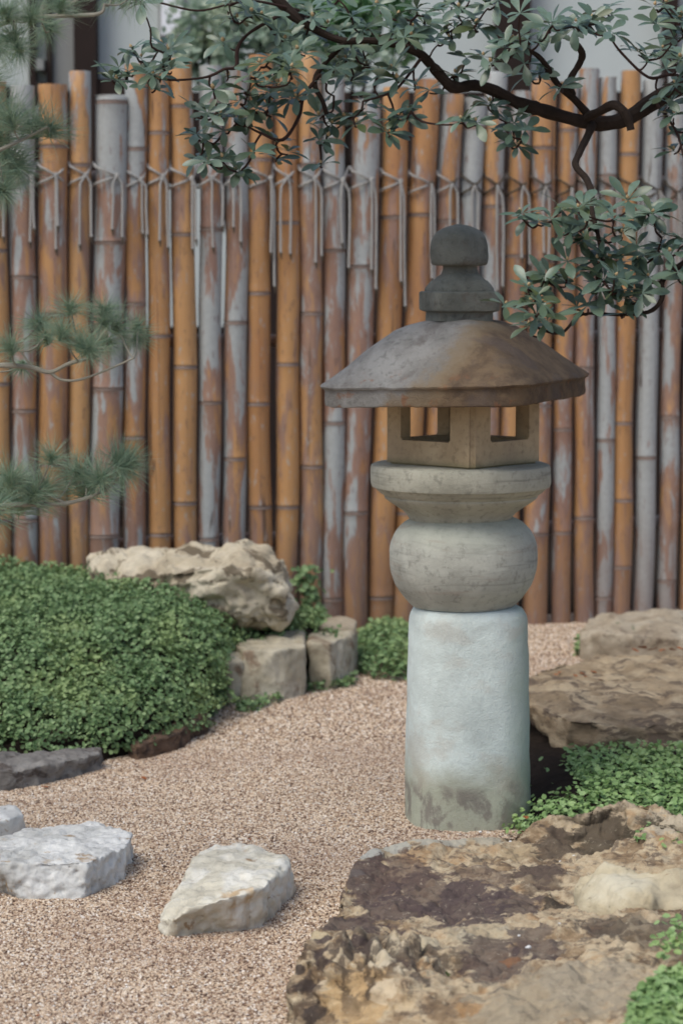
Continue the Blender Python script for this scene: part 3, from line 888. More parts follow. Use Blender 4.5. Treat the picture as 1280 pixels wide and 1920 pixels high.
# soil: the planted mound at the left and the bed on the right
md_pts = pd((-420, 1078, 7.3), (0, 1082, 7.3), (130, 1100, 7.15), (230, 1102, 6.98), (290, 1122, 6.85), (335, 1152, 6.66), (375, 1205, 6.5), (392, 1250, 6.4),
            (-420, 1230, 6.2), (0, 1230, 6.2), (130, 1225, 6.3), (240, 1230, 6.3), (330, 1268, 6.25), (0, 1330, 5.95), (170, 1338, 5.95), (-420, 1330, 5.95)) + \
    pz((-420, 1408, .03), (0, 1402, .035), (190, 1404, .035), (250, 1390, .035), (330, 1356, .045), (372, 1336, .05), (398, 1312, .05))
mound = rock('planting_mound', 'dark soil mound under the green ground cover', None, [md_pts + below(md_pts) + [Vector((-1.6, 7.5, .27)), Vector((-.35, 7.5, .10)), Vector((-.35, 7.5, -.04)), Vector((-1.6, 7.5, -.04))],
              (lambda q: q + below(q))(pd((380, 1200, 6.85), (455, 1192, 6.9), (600, 1182, 7.0), (380, 1170, 7.4), (600, 1168, 7.4)))],
             MT['soil'], voxel=.03, smooth=3, amps=((.03, 5),), kind='structure', seed=21)
bed_pts = pz((940, 1330, .008), (965, 1575, 0), (975, 1470, .012), (985, 1400, .015), (1050, 1500, .045), (1150, 1480, .06), (1290, 1470, .07), (1450, 1470, .07), (1450, 1560, .06), (1100, 1540, .05), (1010, 1390, .012), (960, 1290, .008), (1100, 1290, .012), (1450, 1300, .012))
bed = rock('soil_bed', 'soil between the rocks at the right, blackened to stand for overhang shade', None, [bed_pts + below(bed_pts)], MT['soil'], voxel=.015, smooth=2, amps=((.008, 12),), kind='structure', seed=22)


# ------------------------------------------------------------------ small-leaf ground cover
def mesh_samples(o, count, rng, keep):
    me = o.data
    me.calc_loop_triangles()
    n = len(me.vertices)
    co = np.empty(n * 3, dtype=np.float32); me.vertices.foreach_get('co', co); co = co.reshape(-1, 3) + np.array(o.location, dtype=np.float32)
    t = np.empty(len(me.loop_triangles) * 3, dtype=np.int32); me.loop_triangles.foreach_get('vertices', t); t = t.reshape(-1, 3)
    a, b, c = co[t[:, 0]], co[t[:, 1]], co[t[:, 2]]
    nr = np.cross(b - a, c - a)
    ar = np.linalg.norm(nr, axis=1)
    nr = nr / (ar[:, None] + 1e-12)
    cen = (a + b + c) / 3
    w = ar * keep(cen, nr)
    w = w / w.sum()
    i = rng.choice(len(w), count, p=w)
    u, v = rng.random(count), rng.random(count)
    fl = u + v > 1
    u[fl], v[fl] = 1 - u[fl], 1 - v[fl]
    p = a[i] + (b - a)[i] * u[:, None] + (c - a)[i] * v[:, None]
    return p, nr[i]


def leaf_cloud(name, label, pts, nrm, size, mat, rng, lift=.03, tilt=.6, lobes=6, parent=None, kind='stuff', cat=None):
    """round cupped leaflets: a fan of `lobes` triangles each"""
    n = len(pts)
    ax = nrm + rng.normal(0, tilt, (n, 3)) + np.array([0, -.15, .35])
    ax /= np.linalg.norm(ax, axis=1)[:, None]
    ref = rng.normal(0, 1, (n, 3))
    u = np.cross(ax, ref); u /= np.linalg.norm(u, axis=1)[:, None]
    v = np.cross(ax, u)
    s = size * (.55 + .75 * rng.random(n))
    c = pts + nrm * (lift * rng.random(n) ** 1.3)[:, None]
    V = np.empty((n, lobes + 1, 3))
    V[:, 0] = c
    ph = rng.random(n) * 6.28
    for k in range(lobes):
        th = ph + 2 * pi * k / lobes
        r = s * (.85 + .3 * rng.random(n))
        V[:, k + 1] = c + u * (np.cos(th) * r)[:, None] + v * (np.sin(th) * r)[:, None] + ax * (s * (.05 + .3 * rng.random(n)))[:, None]
    base = np.arange(n)[:, None] * (lobes + 1)
    tris = np.concatenate([np.stack([base[:, 0], base[:, 0] + 1 + k, base[:, 0] + 1 + (k + 1) % lobes], 1) for k in range(lobes)], 0)
    org = (float(pts[:, 0].mean()), float(pts[:, 1].mean()), float(pts[:, 2].min()))
    o = tri_soup(name, V.reshape(-1, 3), tris, mat, parent, org)
    return setp(o, label, cat, None, kind)


rng = np.random.default_rng(5)


def proj(c):
    d = np.asarray(c) - np.array(tuple(CAM))
    zc = d @ np.array(tuple(CF))
    return 640 + F * d[:, 0] / zc, 960 - F * (d @ np.array(tuple(CU))) / zc


def kp_mound(c, nr):
    k = (nr[:, 2] > .02) & (c[:, 2] > .02) & (c[:, 1] < 7.4) & (c[:, 0] > -1.35)
    # thinner on the low front edge near the brown edging stone
    px, py = proj(c)
    return k * np.where((px > 400) & (py > 1236), 0.0, 1.0)


p, nn = mesh_samples(mound, 62000, rng, kp_mound)
cl = np.array([noise.noise(Vector(q) * 7) for q in p])
p = p + nn * (np.clip(cl, 0, 1) * .04)[:, None]
leaf_cloud('ground_cover', 'dense small-leaved green ground cover over the mound at the left', p, nn, .0056, MT['cover'], rng, .055, .65)
p, nn = mesh_samples(bed, 6000, rng, lambda c, nr: (nr[:, 2] > .3) * (c[:, 1] < 5.62) * (c[:, 1] > 4.75) * np.where((c[:, 0] < .54) & (c[:, 1] > 5.15), .03, 1.0) * (c[:, 0] < 1.15))
leaf_cloud('clover_patch', 'bright green clover-like leaves between the flat rock and the foreground rock', p, nn, .0062, MT['clover'], rng, .042, .55)


def ground_patch(name, label, rows, count, size, mat, lift, z=0.0, tilt=.55, dome=0.0):
    """leaves over a polygon of photograph points lying on the ground"""
    poly = np.array([tuple(G(a, b, z))[:2] for a, b in rows])
    mn, mx = poly.min(0), poly.max(0)
    pts = []
    ctr = poly.mean(0)
    while len(pts) < count:
        q = mn + (mx - mn) * rng.random(2)
        ins = False
        j = len(poly) - 1
        for i in range(len(poly)):
            if (poly[i][1] > q[1]) != (poly[j][1] > q[1]) and q[0] < (poly[j][0] - poly[i][0]) * (q[1] - poly[i][1]) / (poly[j][1] - poly[i][1]) + poly[i][0]:
                ins = not ins
            j = i
        if ins:
            e = np.linalg.norm((q - ctr) / ((mx - mn) / 2))
            pts.append((q[0], q[1], z + dome * max(0, 1 - e * e) * rng.random() ** .5))
    pts = np.array(pts)
    nn = np.tile(np.array([0, 0, 1.0]), (len(pts), 1))
    return leaf_cloud(name, label, pts, nn, size, mat, rng, lift, tilt)


ground_patch('ground_cover', 'low green leaves behind the lantern shaft beside the edging blocks', [(668, 1262), (700, 1278), (770, 1280), (800, 1200), (760, 1180), (670, 1205)], 3000, .0075, MT['cover'], .045, dome=.07)
ground_patch('ground_cover', 'thin fringe of creeping leaves at the foot of the edging blocks', [(440, 1335), (470, 1340), (560, 1305), (660, 1290), (672, 1275), (580, 1280), (450, 1318)], 900, .007, MT['cover'], .03)
ground_patch('ground_cover', 'trailing green leaves at the foot of the mound over brown stone', [(200, 1425), (260, 1412), (330, 1384), (400, 1350), (430, 1322), (380, 1325), (200, 1395)], 1500, .0068, MT['cover'], .075)
ground_patch('ground_cover', 'soft green growth between the boulder and the flat mossy slab', [(545, 1215), (600, 1222), (640, 1200), (620, 1185), (550, 1190)], 1500, .007, MT['cover'], .03, z=.08, dome=.08)
ground_patch('moss_tuft', 'small green tuft at the left end of the low rear rock', [(1075, 1232), (1130, 1236), (1140, 1215), (1085, 1215)], 260, .010, MT['cover'], .06)
ground_patch('clover_corner', 'green leaves spilling over the bottom right corner of the rock', [(1165, 1945), (1190, 1875), (1240, 1840), (1320, 1815), (1330, 1970)], 1900, .0060, MT['clover'], .022, z=.155)
ground_patch('clover_sprigs', 'sparse leaf sprigs on the right side of the foreground rock', [(1215, 1770), (1240, 1730), (1300, 1745), (1300, 1790), (1240, 1800)], 90, .0062, MT['clover'], .02, z=.145)
ground_patch('hollow_sprigs', 'small leaves growing in the soil hollow behind the cream rock', [(1185, 1590), (1215, 1568), (1265, 1580), (1275, 1605), (1230, 1612)], 120, .0075, MT['clover'], .03, z=.085)

# ------------------------------------------------------------------ bamboo fence
FA, FB = 7.879, .351


def FP(px, py, off=0.0):
    """point of the fence plane at a photograph pixel; off pulls it toward the camera"""
    d = ray(px, py)
    t = (FA - off) / (d.y - FB * d.x)
    return CAM + d * t


FN = Vector((FB, -1, 0)).normalized()     # towards the camera
FT = Vector((1, FB, 0)).normalized()

# (x at rope level, x low down, width px, top y, peel, node heights in px)
POLES = [
    (-102, -98, 46, 150, .5, (300, 560, 800, 1020)), (-52, -50, 50, 140, .4, (250, 520, 740, 960)),
    (-6, -4, 42, 155, .25, (210, 470, 720, 975)), (43, 45, 47, 162, .62, (240, 520, 770, 975)), (99, 98, 55, 160, .42, (275, 590, 870)), (150, 146, 41, 135, .42, (310, 640, 905)),
    (205, 199, 59, 180, .60, (192, 455, 728, 1003)), (254, 251, 43, 122, .48, (280, 570, 820)), (297, 299, 42, 138, .22, (250, 630, 1002)), (341, 346, 45, 112, .10, (200, 440, 688, 943)),
    (394, 392, 43, 125, .62, (190, 430, 755, 1010)), (441, 441, 43, 126, .64, (330, 605, 860)), (488, 488, 44, 104, .22, (300, 550, 757, 950)), (535, 538, 43, 130, .14, (190, 418, 683, 950)),
    (581, 580, 44, 100, .36, (310, 588, 875)), (627, 619, 43, 150, .56, (210, 470, 793, 1122)), (682, 666, 52, 188, .52, (230, 500, 740, 960)), (738, 715, 48, 165, .16, (408, 690, 900, 1118)),
    (790, 762, 48, 150, .28, (160, 403, 700, 960)), (840, 810, 42, 178, .42, (415, 700, 960)), (885, 858, 41, 184, .92, (240, 520, 800)), (927, 905, 40, 136, .52, (388, 640, 900)),
    (970, 953, 39, 172, .34, (480, 700, 930)), (1018, 1002, 47, 150, .36, (278, 490, 760, 1000)), (1061, 1053, 36, 155, .46, (245, 540, 805, 998)), (1101, 1092, 38, 130, .46, (400, 690, 970)),
    (1138, 1130, 34, 146, .6, (330, 560, 825, 1120)), (1178, 1163, 38, 134, .30, (290, 560, 793, 937, 1062)), (1222, 1204, 38, 150, .92, (470, 857)), (1265, 1250, 36, 140, .62, (250, 520, 782, 1088)),
    (1308, 1292, 38, 140, .5, (300, 560, 850)), (1352, 1336, 40, 150, .4, (260, 600, 900)), (1396, 1380, 38, 145, .5, (340, 620, 930)),
]
fence = empty('bamboo_fence', tuple(Vector((0, FA, 0))), 'tall fence of weathered orange bamboo poles lashed with grey rope', 'fence')
random.seed(11)
pole_info = []
for (xt, xb, wd, top, peel, nodes) in POLES:
    a, b = FP(xt, 330), FP(xb, 1050)
    dr = (a - b) / (a.z - b.z)
    z1 = FP(xt, top).z
    r0 = wd / 2 * scale_at(a) * (.98 if 250 < xt < 430 else 1.0)
    foot = b + dr * (-.06 - b.z)
    zn = sorted(FP(xt, y).z for y in nodes)
    zn = [z for z in zn if z < z1 - .02]
    zs = list(np.linspace(-.06, z1 - .004, 26))
    prof = [(z, 1.0) for z in zs]
    for z in zn:
        prof = [q for q in prof if abs(q[0] - z) > .014]
        prof += [(z - .013, 1.0), (z - .007, 1.035), (z - .003, 1.06), (z - .001, .985), (z + .003, .985), (z + .006, 1.05), (z + .013, 1.01)]
    prof.sort()
    ph, ph2, bow = random.random() * 6, random.random() * 6, random.uniform(-.008, .008)
    V, Fc = [], []
    S = 18
    ell = random.uniform(.95, 1.0)
    for (z, k) in prof:
        c = foot + dr * (z + .06) + FT * (bow * sin(z * 2.1 + ph) + .0022 * sin(z * 9 + ph2)) + FN * (.002 * sin(z * 7 + ph))
        seg = sum(1 for q in zn if q < z)
        rr = r0 * k * (1.03 - .03 * (z / z1)) * (1 + .008 * sin(seg * 2.3 + ph))
        for j in range(S):
            th = 2 * pi * j / S
            V.append(c + FT * cos(th) * rr + FN * sin(th) * rr * ell)
    n = len(prof)
    for i in range(n - 1):
        for j in range(S):
            j2 = (j + 1) % S
            Fc.append((i * S + j, i * S + j2, (i + 1) * S + j2, (i + 1) * S + j))
    # thick-walled open top
    b0 = len(V)
    c = foot + dr * (z1 + .06)
    for rr, dz in ((r0 * .985, .002), (r0 * .80, .001), (r0 * .78, -.05)):
        for j in range(S):
            th = 2 * pi * j / S
            V.append(c + Vector((0, 0, dz)) + FT * cos(th) * rr + FN * sin(th) * rr * ell)
    prev = (n - 1) * S
    for q in range(3):
        cur = b0 + q * S
        for j in range(S):
            j2 = (j + 1) % S
            Fc.append((prev + j, prev + j2, cur + j2, cur + j))
        prev = cur
    Fc.append(tuple(prev + j for j in range(S)))
    nf = [i * S + j for i in range(n - 1) for j in range(S) if any(-.0075 < .5 * (prof[i][0] + prof[i + 1][0]) - z < .0065 for z in zn)]
    o = mesh_obj('bamboo_pole', V, Fc, MT['bamboo'], fence, origin=foot + Vector((0, 0, .06)), mat2=MT['node'], mat2_faces=nf, sharp=60)
    o['peel'] = .5 + (max(peel, .22) - .5) * (.62 if peel > .7 else .9)
    pole_info.append((xt, wd, foot, dr, r0))

for zc_y, rr in ((338, .022), (1012, .024), (640, .02)):
    z = FP(640, zc_y).z
    a = Vector((-1.55, FA + FB * -1.55, z)) - FN * .075
    b = Vector((1.75, FA + FB * 1.75, z + .01)) - FN * .075
    pts = [a.lerp(b, i / 24) + Vector((0, 0, .003 * sin(i))) for i in range(25)]
    v, f = tube(pts, rr, 10)
    o = mesh_obj('cross_rail', v, f, MT['bamboo'], fence)
    o['peel'] = .6

# rope: a strand dips to a knot on every pole and rises again in the gap, a second one below it
KN = [(-6, 328), (60, 330), (105, 328), (161, 328), (220, 329), (264, 336), (306, 330), (360, 334), (397, 333), (437, 333), (508, 334), (540, 332), (590, 334), (643, 337), (696, 337), (751, 340),
      (809, 344), (848, 344), (890, 347), (932, 347), (981, 348), (1023, 348), (1072, 352), (1112, 354), (1155, 354), (1196, 352), (1236, 358), (1271, 362)]
TAILS = [((7, 440), (-2, 430)), ((58, 450), (63, 425)), ((105, 463), (108, 420)), ((150, 455), (171, 440)), ((212, 426), (230, 441)), ((267, 434), (275, 436)), ((300, 447), (314, 460)), ((361, 463), (367, 446)),
         ((398, 460), (418, 420)), ((438, 422), (452, 450)), ((514, 533), (509, 470)), ((526, 470), (545, 472)), ((592, 488), (603, 476)), ((640, 452), (655, 498)), ((697, 502), (705, 538)), ((751, 524), (758, 570)),
         ((808, 518), (814, 525)), ((843, 460), (858, 470)), ((885, 440), (896, 480)), ((931, 540), (943, 533)), ((977, 480), (992, 492)), ((1018, 470), (1029, 480)), ((1070, 450), (1074, 440)), ((1114, 450), (1120, 470)),
         ((1157, 480), (1163, 470)), ((1197, 500), (1204, 480)), ((1240, 520), (1247, 480)), ((1273, 500), (1279, 470))]
up, lowr = [], []
inner = POLES[2:30]
rope_r = .0040
for i, ((kx, ky), pole) in enumerate(zip(KN, inner)):
    xt, wd = pole[0], pole[2]
    gl, gr = xt - wd / 2 - 2, xt + wd / 2 + 2
    r0 = wd / 2 * scale_at(FP(xt, 330))

    def onpole(px, py, ex=.004):
        q = (px - xt) / (wd / 2)
        q = max(-1, min(1, q))
        return FP(px, py, r0 * math.sqrt(max(0, 1 - q * q)) + ex)
    dy = ky - 330
    mid = [onpole(gl + (kx - gl) * t, ky - 20 + 20 * (t ** .9), .005) for t in (.15, .4, .7, 1.0)]
    up += [FP(gl, ky - 24, .004)] + mid
    if gr - kx > 8:
        up += [onpole(kx + (gr - kx) * .5, ky - 9, .005)]
    low_m = [onpole(gl + (kx - gl) * t, ky + 17 - 15 * t, .004) for t in (.2, .6, 1.0)]
    lowr += [FP(gl, ky + 19, .003)] + low_m
    if gr - kx > 8:
        lowr += [onpole(kx + (gr - kx) * .5, ky + 10, .004)]
up += [FP(1290, 345, .01), FP(1340, 355, .04)]
lowr += [FP(1290, 378, .01), FP(1340, 370, .04)]
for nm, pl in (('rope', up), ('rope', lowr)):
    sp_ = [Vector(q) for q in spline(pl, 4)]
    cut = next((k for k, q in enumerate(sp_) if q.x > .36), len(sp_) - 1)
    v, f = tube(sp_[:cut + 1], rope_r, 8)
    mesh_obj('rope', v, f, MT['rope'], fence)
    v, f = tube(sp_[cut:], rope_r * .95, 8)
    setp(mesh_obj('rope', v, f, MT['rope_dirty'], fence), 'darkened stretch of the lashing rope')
for (kx, ky), ts, pole in zip(KN, TAILS, inner):
    xt, wd = pole[0], pole[2]
    r0 = wd / 2 * scale_at(FP(xt, 330))
    # knot: a wrapped lump
    c = FP(kx, ky, r0 * .9 + .006)
    pts = [c + FT * (.004 * cos(a)) + Vector((0, 0, .0045 * sin(a))) + FN * (.003 * sin(a * 2)) for a in np.linspace(0, 6.2, 12)]
    v, f = tube(pts, .0045, 6)
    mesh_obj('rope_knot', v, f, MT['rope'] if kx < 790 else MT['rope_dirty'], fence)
    for (tx, ty) in ts:
        tp = []
        wob = random.uniform(-2.5, 2.5)
        lean = random.uniform(0, .012)
        for t in np.linspace(0, 1, 9):
            xx = kx + (tx - kx) * min(1, t * 7.0) + wob * .6 * sin(t * 4.5) * t
            tp.append(FP(xx, ky + (ty - ky) * t, r0 * .9 + .012 + lean * t))
        n9 = len(tp)
        v, f = tube(tp + [tp[-1] + Vector((.001, 0, -.006)), tp[-1] + Vector((.003, 0, -.028))], [.0039] * n9 + [.0050, .0015], 8)
        ends = [k for k, q in enumerate(f) if max(q) >= (n9) * 8]
        mesh_obj('rope_tail', v, f, MT['rope'], fence, mat2=MT['rope_dirty'], mat2_faces=ends[-9:])

# ------------------------------------------------------------------ stone lantern
DL = 5.21
LX = P(868, 1000, DL).x


def zl(y):
    return P(868, y, DL).z


SL = scale_at(P(868, 1000, DL))
lantern = empty('stone_lantern', (LX, DL, 0), 'old stone garden lantern with domed roof, square light box and pale shaft', 'stone lantern')


def loft(rings, cx, cy, rot=0.0, seg=72, wob=0.0, seed=0, cap=True):
    """rings: (z, half width m, exponent); superellipse sections"""
    V, Fc = [], []
    sv = Vector((seed * 5.1, seed * 2.7, 0))
    for (z, r, e) in rings:
        for k in range(seg):
            th = 2 * pi * k / seg
            c, s_ = cos(th), sin(th)
            q = (abs(c) ** e + abs(s_) ** e) ** (-1.0 / e)
            x, y = c * q * r, s_ * q * r
            pnt = Vector((x * cos(rot) - y * sin(rot), x * sin(rot) + y * cos(rot), z))
            if wob:
                d = wob * noise.fractal((pnt + sv) * 9, 1, 2, 4) + wob * .35 * noise.noise((pnt + sv) * 60)
                pnt += Vector((c, s_, .3)) * d
            V.append(Vector((cx, cy, 0)) + pnt)
    n = len(rings)
    for i in range(n - 1):
        for k in range(seg):
            k2 = (k + 1) % seg
            Fc.append((i * seg + k, i * seg + k2, (i + 1) * seg + k2, (i + 1) * seg + k))
    if cap:
        Fc.append(tuple(range(seg))[::-1])
        Fc.append(tuple((n - 1) * seg + k for k in range(seg)))
    return V, Fc


def prof(rows, e=2.0, per=5):
    """rows (y px, half width px) from bottom to top -> rings through a spline"""
    return [(zl(a), b * SL, e) for a, b in [tuple(q) for q in spline(rows, per)]]


def shaft_stain(m, c, n1, n2):
    v = m.obj()
    x, y, z = m.sep(v)
    zz = m.math('ADD', z, m.math('MULTIPLY', m.math('SUBTRACT', n1, .5), .10))
    # olive weathering of the lower part
    low = m.math('SUBTRACT', 1.0, m.step(zz, .13, .24))
    c = m.mix(m.math('MULTIPLY', low, .80), c, (.36, .365, .26))
    # dark mottled band
    pt = m.noise(m.mapv(v, (1, 1, .7), (2, 5, 1)), 16, 7, .68, .4)
    band = m.math('MULTIPLY', m.math('SUBTRACT', 1.0, m.step(zz, .125, .165)), m.step(zz, .03, .075))
    c = m.mix(m.math('MULTIPLY', m.math('MULTIPLY', band, m.step(pt, .45, .57)), .75), c, (.19, .165, .15))
    # ochre foot
    ft = m.math('SUBTRACT', 1.0, m.step(zz, .015, .05))
    c = m.mix(m.math('MULTIPLY', ft, .55), c, (.40, .30, .17))
    # green tint on the right-hand side
    side_tint = m.step(m.math('ADD', x, m.math('MULTIPLY', m.math('SUBTRACT', n1, .5), .12)), .065, .13)
    c = m.mix(m.math('MULTIPLY', side_tint, .55), c, (.27, .33, .23))
    bl = m.noise(m.mapv(v, (1, 1, 1.6), (4, 4, 4)), 7, 5, .6)
    c = m.mix(m.math('MULTIPLY', m.step(bl, .52, .66), .35), c, (.47, .42, .35))
    return c


def drum_stain(m, c, n1, n2):
    v = m.obj()
    x, y, z = m.sep(v)
    t = m.step(m.math('ADD', z, m.math('MULTIPLY', m.math('SUBTRACT', n1, .5), .05)), .12, .19)
    c = m.mix(m.math('MULTIPLY', t, .45), c, (.45, .49, .40))
    ns = m.noise(m.mapv(v, (6, 6, 30)), 1.4, 5, .6)
    c = m.mix(m.math('MULTIPLY', m.step(ns, .55, .7), .35), c, (.30, .23, .18))
    return c


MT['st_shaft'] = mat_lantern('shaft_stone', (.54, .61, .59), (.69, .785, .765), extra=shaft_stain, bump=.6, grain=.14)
MT['st_drum'] = mat_lantern('drum_stone', (.35, .355, .315), (.49, .50, .445), streak=.5, extra=drum_stain)
MT['st_plat'] = mat_lantern('platform_stone', (.31, .305, .25), (.45, .445, .37), streak=.55)


def box_stain(m, c, n1, n2):
    v = m.obj()
    x, y, z = m.sep(v)
    nz = m.noise(m.mapv(v, (1, 1, .35)), 14, 5, .6)
    c = m.mix(m.math('MULTIPLY', m.step(nz, .5, .72), .4), c, (.30, .235, .17))
    gr = m.math('SUBTRACT', 1.0, m.step(m.math('ADD', z, m.math('MULTIPLY', n1, .02)), .012, .03))
    return m.mix(m.math('MULTIPLY', gr, .55), c, (.14, .14, .07))


MT['st_box'] = mat_lantern('light_box_stone', (.36, .275, .17), (.48, .38, .245), extra=box_stain, bump=.2)
ROOF_T = radians(21)


def roof_stain(m, c, n1, n2):
    v = m.obj()
    x, y, z = m.sep(v)
    # stained brown on the front right slope; its border follows the hip with a ragged edge
    e = m.math('SUBTRACT', m.math('ADD', x, .115), m.math('MULTIPLY', z, 1.05))
    e = m.math('ADD', e, m.math('MULTIPLY', m.math('SUBTRACT', n1, .5), .20))
    e = m.math('ADD', e, m.math('MULTIPLY', m.math('SUBTRACT', m.noise(v, 45, 5, .65), .5), .07))
    br = m.step(e, -.07, .05)
    mott = m.noise(v, 22, 6, .65, .3)
    bc = m.mix(m.step(mott, .35, .65), (.075, .046, .026), (.150, .100, .056))
    c = m.mix(m.math('MULTIPLY', br, .92), c, bc)
    ye = m.math('MULTIPLY', m.step(e, -.06, -.01), m.math('SUBTRACT', 1.0, m.step(e, .02, .06)))
    c = m.mix(m.math('MULTIPLY', ye, .55), c, (.22, .165, .10))
    # dark purple lichen on top and rust along the lower edge
    lic = m.noise(m.mapv(v, (1, 1, 1), (3, 3, 3)), 8, 6, .6, .5)
    c = m.mix(m.math('MULTIPLY', m.step(lic, .50, .64), .6), c, (.105, .085, .078))
    ru = m.noise(m.mapv(v, (1, 1, 1), (7, 1, 2)), 26, 5, .6)
    c = m.mix(m.math('MULTIPLY', m.math('MULTIPLY', m.step(ru, .58, .68), m.math('SUBTRACT', 1.0, m.step(z, .03, .07))), .7), c, (.22, .10, .05))
    return c


MT['st_roof'] = mat_lantern('roof_stone', (.185, .18, .17), (.315, .315, .305), extra=roof_stain, bump=.8)
MT['st_finial'] = mat_lantern('finial_stone', (.11, .118, .105), (.185, .198, .18), extra=lambda m, c, n1, n2: m.mix(m.math('MULTIPLY', m.step(m.noise(m.obj(), 14, 6, .6, .4), .55, .68), .5), c, (.11, .085, .07)), bump=1.0)

ax = lambda y: P(876 - (1560 - y) * .011, y, DL).x
# shaft
rows = [(1575, 116), (1540, 115), (1480, 115), (1400, 114), (1300, 112.5), (1220, 110.5), (1175, 109), (1155, 107), (1143, 102), (1136, 94), (1134, 70)]
rg = [(z, r, 2.7) for z, r, e in prof(rows, 2.7, 6)]
v, f = loft(rg, P(876, 1350, DL).x, DL, radians(8), 80, .0028, 1)
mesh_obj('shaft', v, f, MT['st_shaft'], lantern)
# drum
rows = [(1134, 96), (1126, 104), (1112, 116), (1094, 128), (1070, 136.5), (1045, 139), (1020, 136.5), (998, 128), (984, 117), (975, 104), (970, 92)]
v, f = loft(prof(rows, 2.0, 5), P(868, 1045, DL).x, DL, 0, 80, .0022, 2)
mesh_obj('drum', v, f, MT['st_drum'], lantern)
# platform
pr = [(975, 94), (968, 97), (960, 103), (950, 117), (940, 132), (934, 141), (930, 143.5), (927.5, 143), (924, 149), (918, 156), (913, 160.5), (911, 166), (905, 168), (890, 168.5), (876, 168), (871, 166), (869, 161), (867, 60)]
v, f = loft([(zl(a), b * SL, 2.0) for a, b in pr], P(863, 900, DL).x, DL, 0, 96, .0016, 3)
mesh_obj('platform', v, f, MT['st_plat'], lantern)
# light box with four window openings
side = 209 * SL
zb, zt = zl(870), zl(722)
bx = P(868, 800, DL).x
th = .034
t0 = radians(45 + 3.7)
# corner order starting with the front corner
d1 = Vector((-cos(radians(41.3)), sin(radians(41.3)), 0))   # front -> left corner
d2 = Vector((sin(radians(41.3)), cos(radians(41.3)), 0))    # front -> right corner
front = Vector((bx, DL, 0)) - (d1 + d2) * side / 2
cr = {'f': front, 'l': front + d1 * side, 'r': front + d2 * side, 'b': front + (d1 + d2) * side}
wz0, wz1 = zl(822), zl(731)


def wall_with_window(bmv, a, b, inward):
    """one wall a->b (a is the front or back corner) with the opening nearer b"""
    u = (b - a).normalized()
    L = (b - a).length
    x0, x1 = L * .24, L * .80
    return u, L, x0, x1


def box_mesh():
    bm = bmesh.new()
    bmesh.ops.create_cube(bm, size=1)
    M4 = Matrix.Translation(Vector((bx, DL, (zb + zt) / 2))) @ Matrix(((d2.x, d1.x, 0, 0), (d2.y, d1.y, 0, 0), (0, 0, 1, 0), (0, 0, 0, 1))) @ Matrix.Diagonal((side, side, zt - zb, 1))
    bmesh.ops.transform(bm, matrix=M4, verts=bm.verts)
    bmesh.ops.recalc_face_normals(bm, faces=bm.faces)
    bmesh.ops.bevel(bm, geom=[e for e in bm.edges if abs((e.verts[0].co - e.verts[1].co).z) > .05], offset=.010, segments=3, affect='EDGES')
    bmesh.ops.bevel(bm, geom=[e for e in bm.edges if e.verts[0].co.z < zb + .001 and e.verts[1].co.z < zb + .001], offset=.006, segments=2, affect='EDGES')
    me = bpy.data.meshes.new('light_box'); bm.to_mesh(me); bm.free()
    ob = bpy.data.objects.new('tmpbox', me); COL.objects.link(ob)
    cutters = []

    def cutter(c, ux, uy, sx, sy, z0, z1, bev=0.0035):
        bm = bmesh.new(); bmesh.ops.create_cube(bm, size=1)
        MM = Matrix.Translation(c + Vector((0, 0, (z0 + z1) / 2))) @ Matrix(((ux.x, uy.x, 0, 0), (ux.y, uy.y, 0, 0), (0, 0, 1, 0), (0, 0, 0, 1))) @ Matrix.Diagonal((sx, sy, z1 - z0, 1))
        bmesh.ops.transform(bm, matrix=MM, verts=bm.verts)
        bmesh.ops.recalc_face_normals(bm, faces=bm.faces)
        if bev:
            bmesh.ops.bevel(bm, geom=list(bm.edges), offset=bev, segments=2, affect='EDGES')
        m_ = bpy.data.meshes.new('c'); bm.to_mesh(m_); bm.free()
        oc = bpy.data.objects.new('tmpcut', m_); COL.objects.link(oc)
        md = ob.modifiers.new('b', 'BOOLEAN'); md.operation = 'DIFFERENCE'; md.object = oc; md.solver = 'EXACT'
        cutters.append(oc)
    cen = Vector((bx, DL, 0))
    cutter(cen, d2, d1, side - 2 * th, side - 2 * th, zl(850), zt - .008, .004)
    off = side * .03
    # openings run right through the box both ways (front-left wall with its opposite, front-right with its own)
    cutter(cen + d1 * off - d2 * side / 2, d1, d2, side * .56, side * .5, wz0, wz1)
    cutter(cen + d2 * off - d1 * side / 2, d2, d1, side * .56, side * .5, wz0, wz1)
    cutter(cen - d1 * off + d2 * side / 2, d1, d2, side * .56, side * .5, wz0, wz1)
    cutter(cen - d2 * off + d1 * side / 2, d2, d1, side * .56, side * .5, wz0, wz1)
    dg = bpy.context.evaluated_depsgraph_get()
    m2 = bpy.data.meshes.new_from_object(ob.evaluated_get(dg))
    for q in cutters + [ob]: bpy.data.objects.remove(q)
    return m2


lb = box_mesh()
lb.materials.clear(); lb.materials.append(MT['st_box'])
org = Vector((bx, DL, zb))
lb.transform(Matrix.Translation(-org))
lb.polygons.foreach_set('use_smooth', [False] * len(lb.polygons))
link_mesh('light_box', lb, org, lantern)
# roof: four slopes with sagging hips, upturned corners and a thick edge
RC = P(857, 700, DL).x
Rr = 269 * SL
Z0 = zl(742)
seg = 160
rp = [(.0, zl(598)), (.20, zl(598.5)), (.26, zl(601)), (.34, zl(606)), (.44, zl(617)), (.56, zl(635)), (.68, zl(656)), (.80, zl(679)), (.90, zl(697)), (.96, zl(706)), (.99, zl(711)), (1.0, zl(714))]
V, Fc = [], []
ph0 = radians(45) + ROOF_T


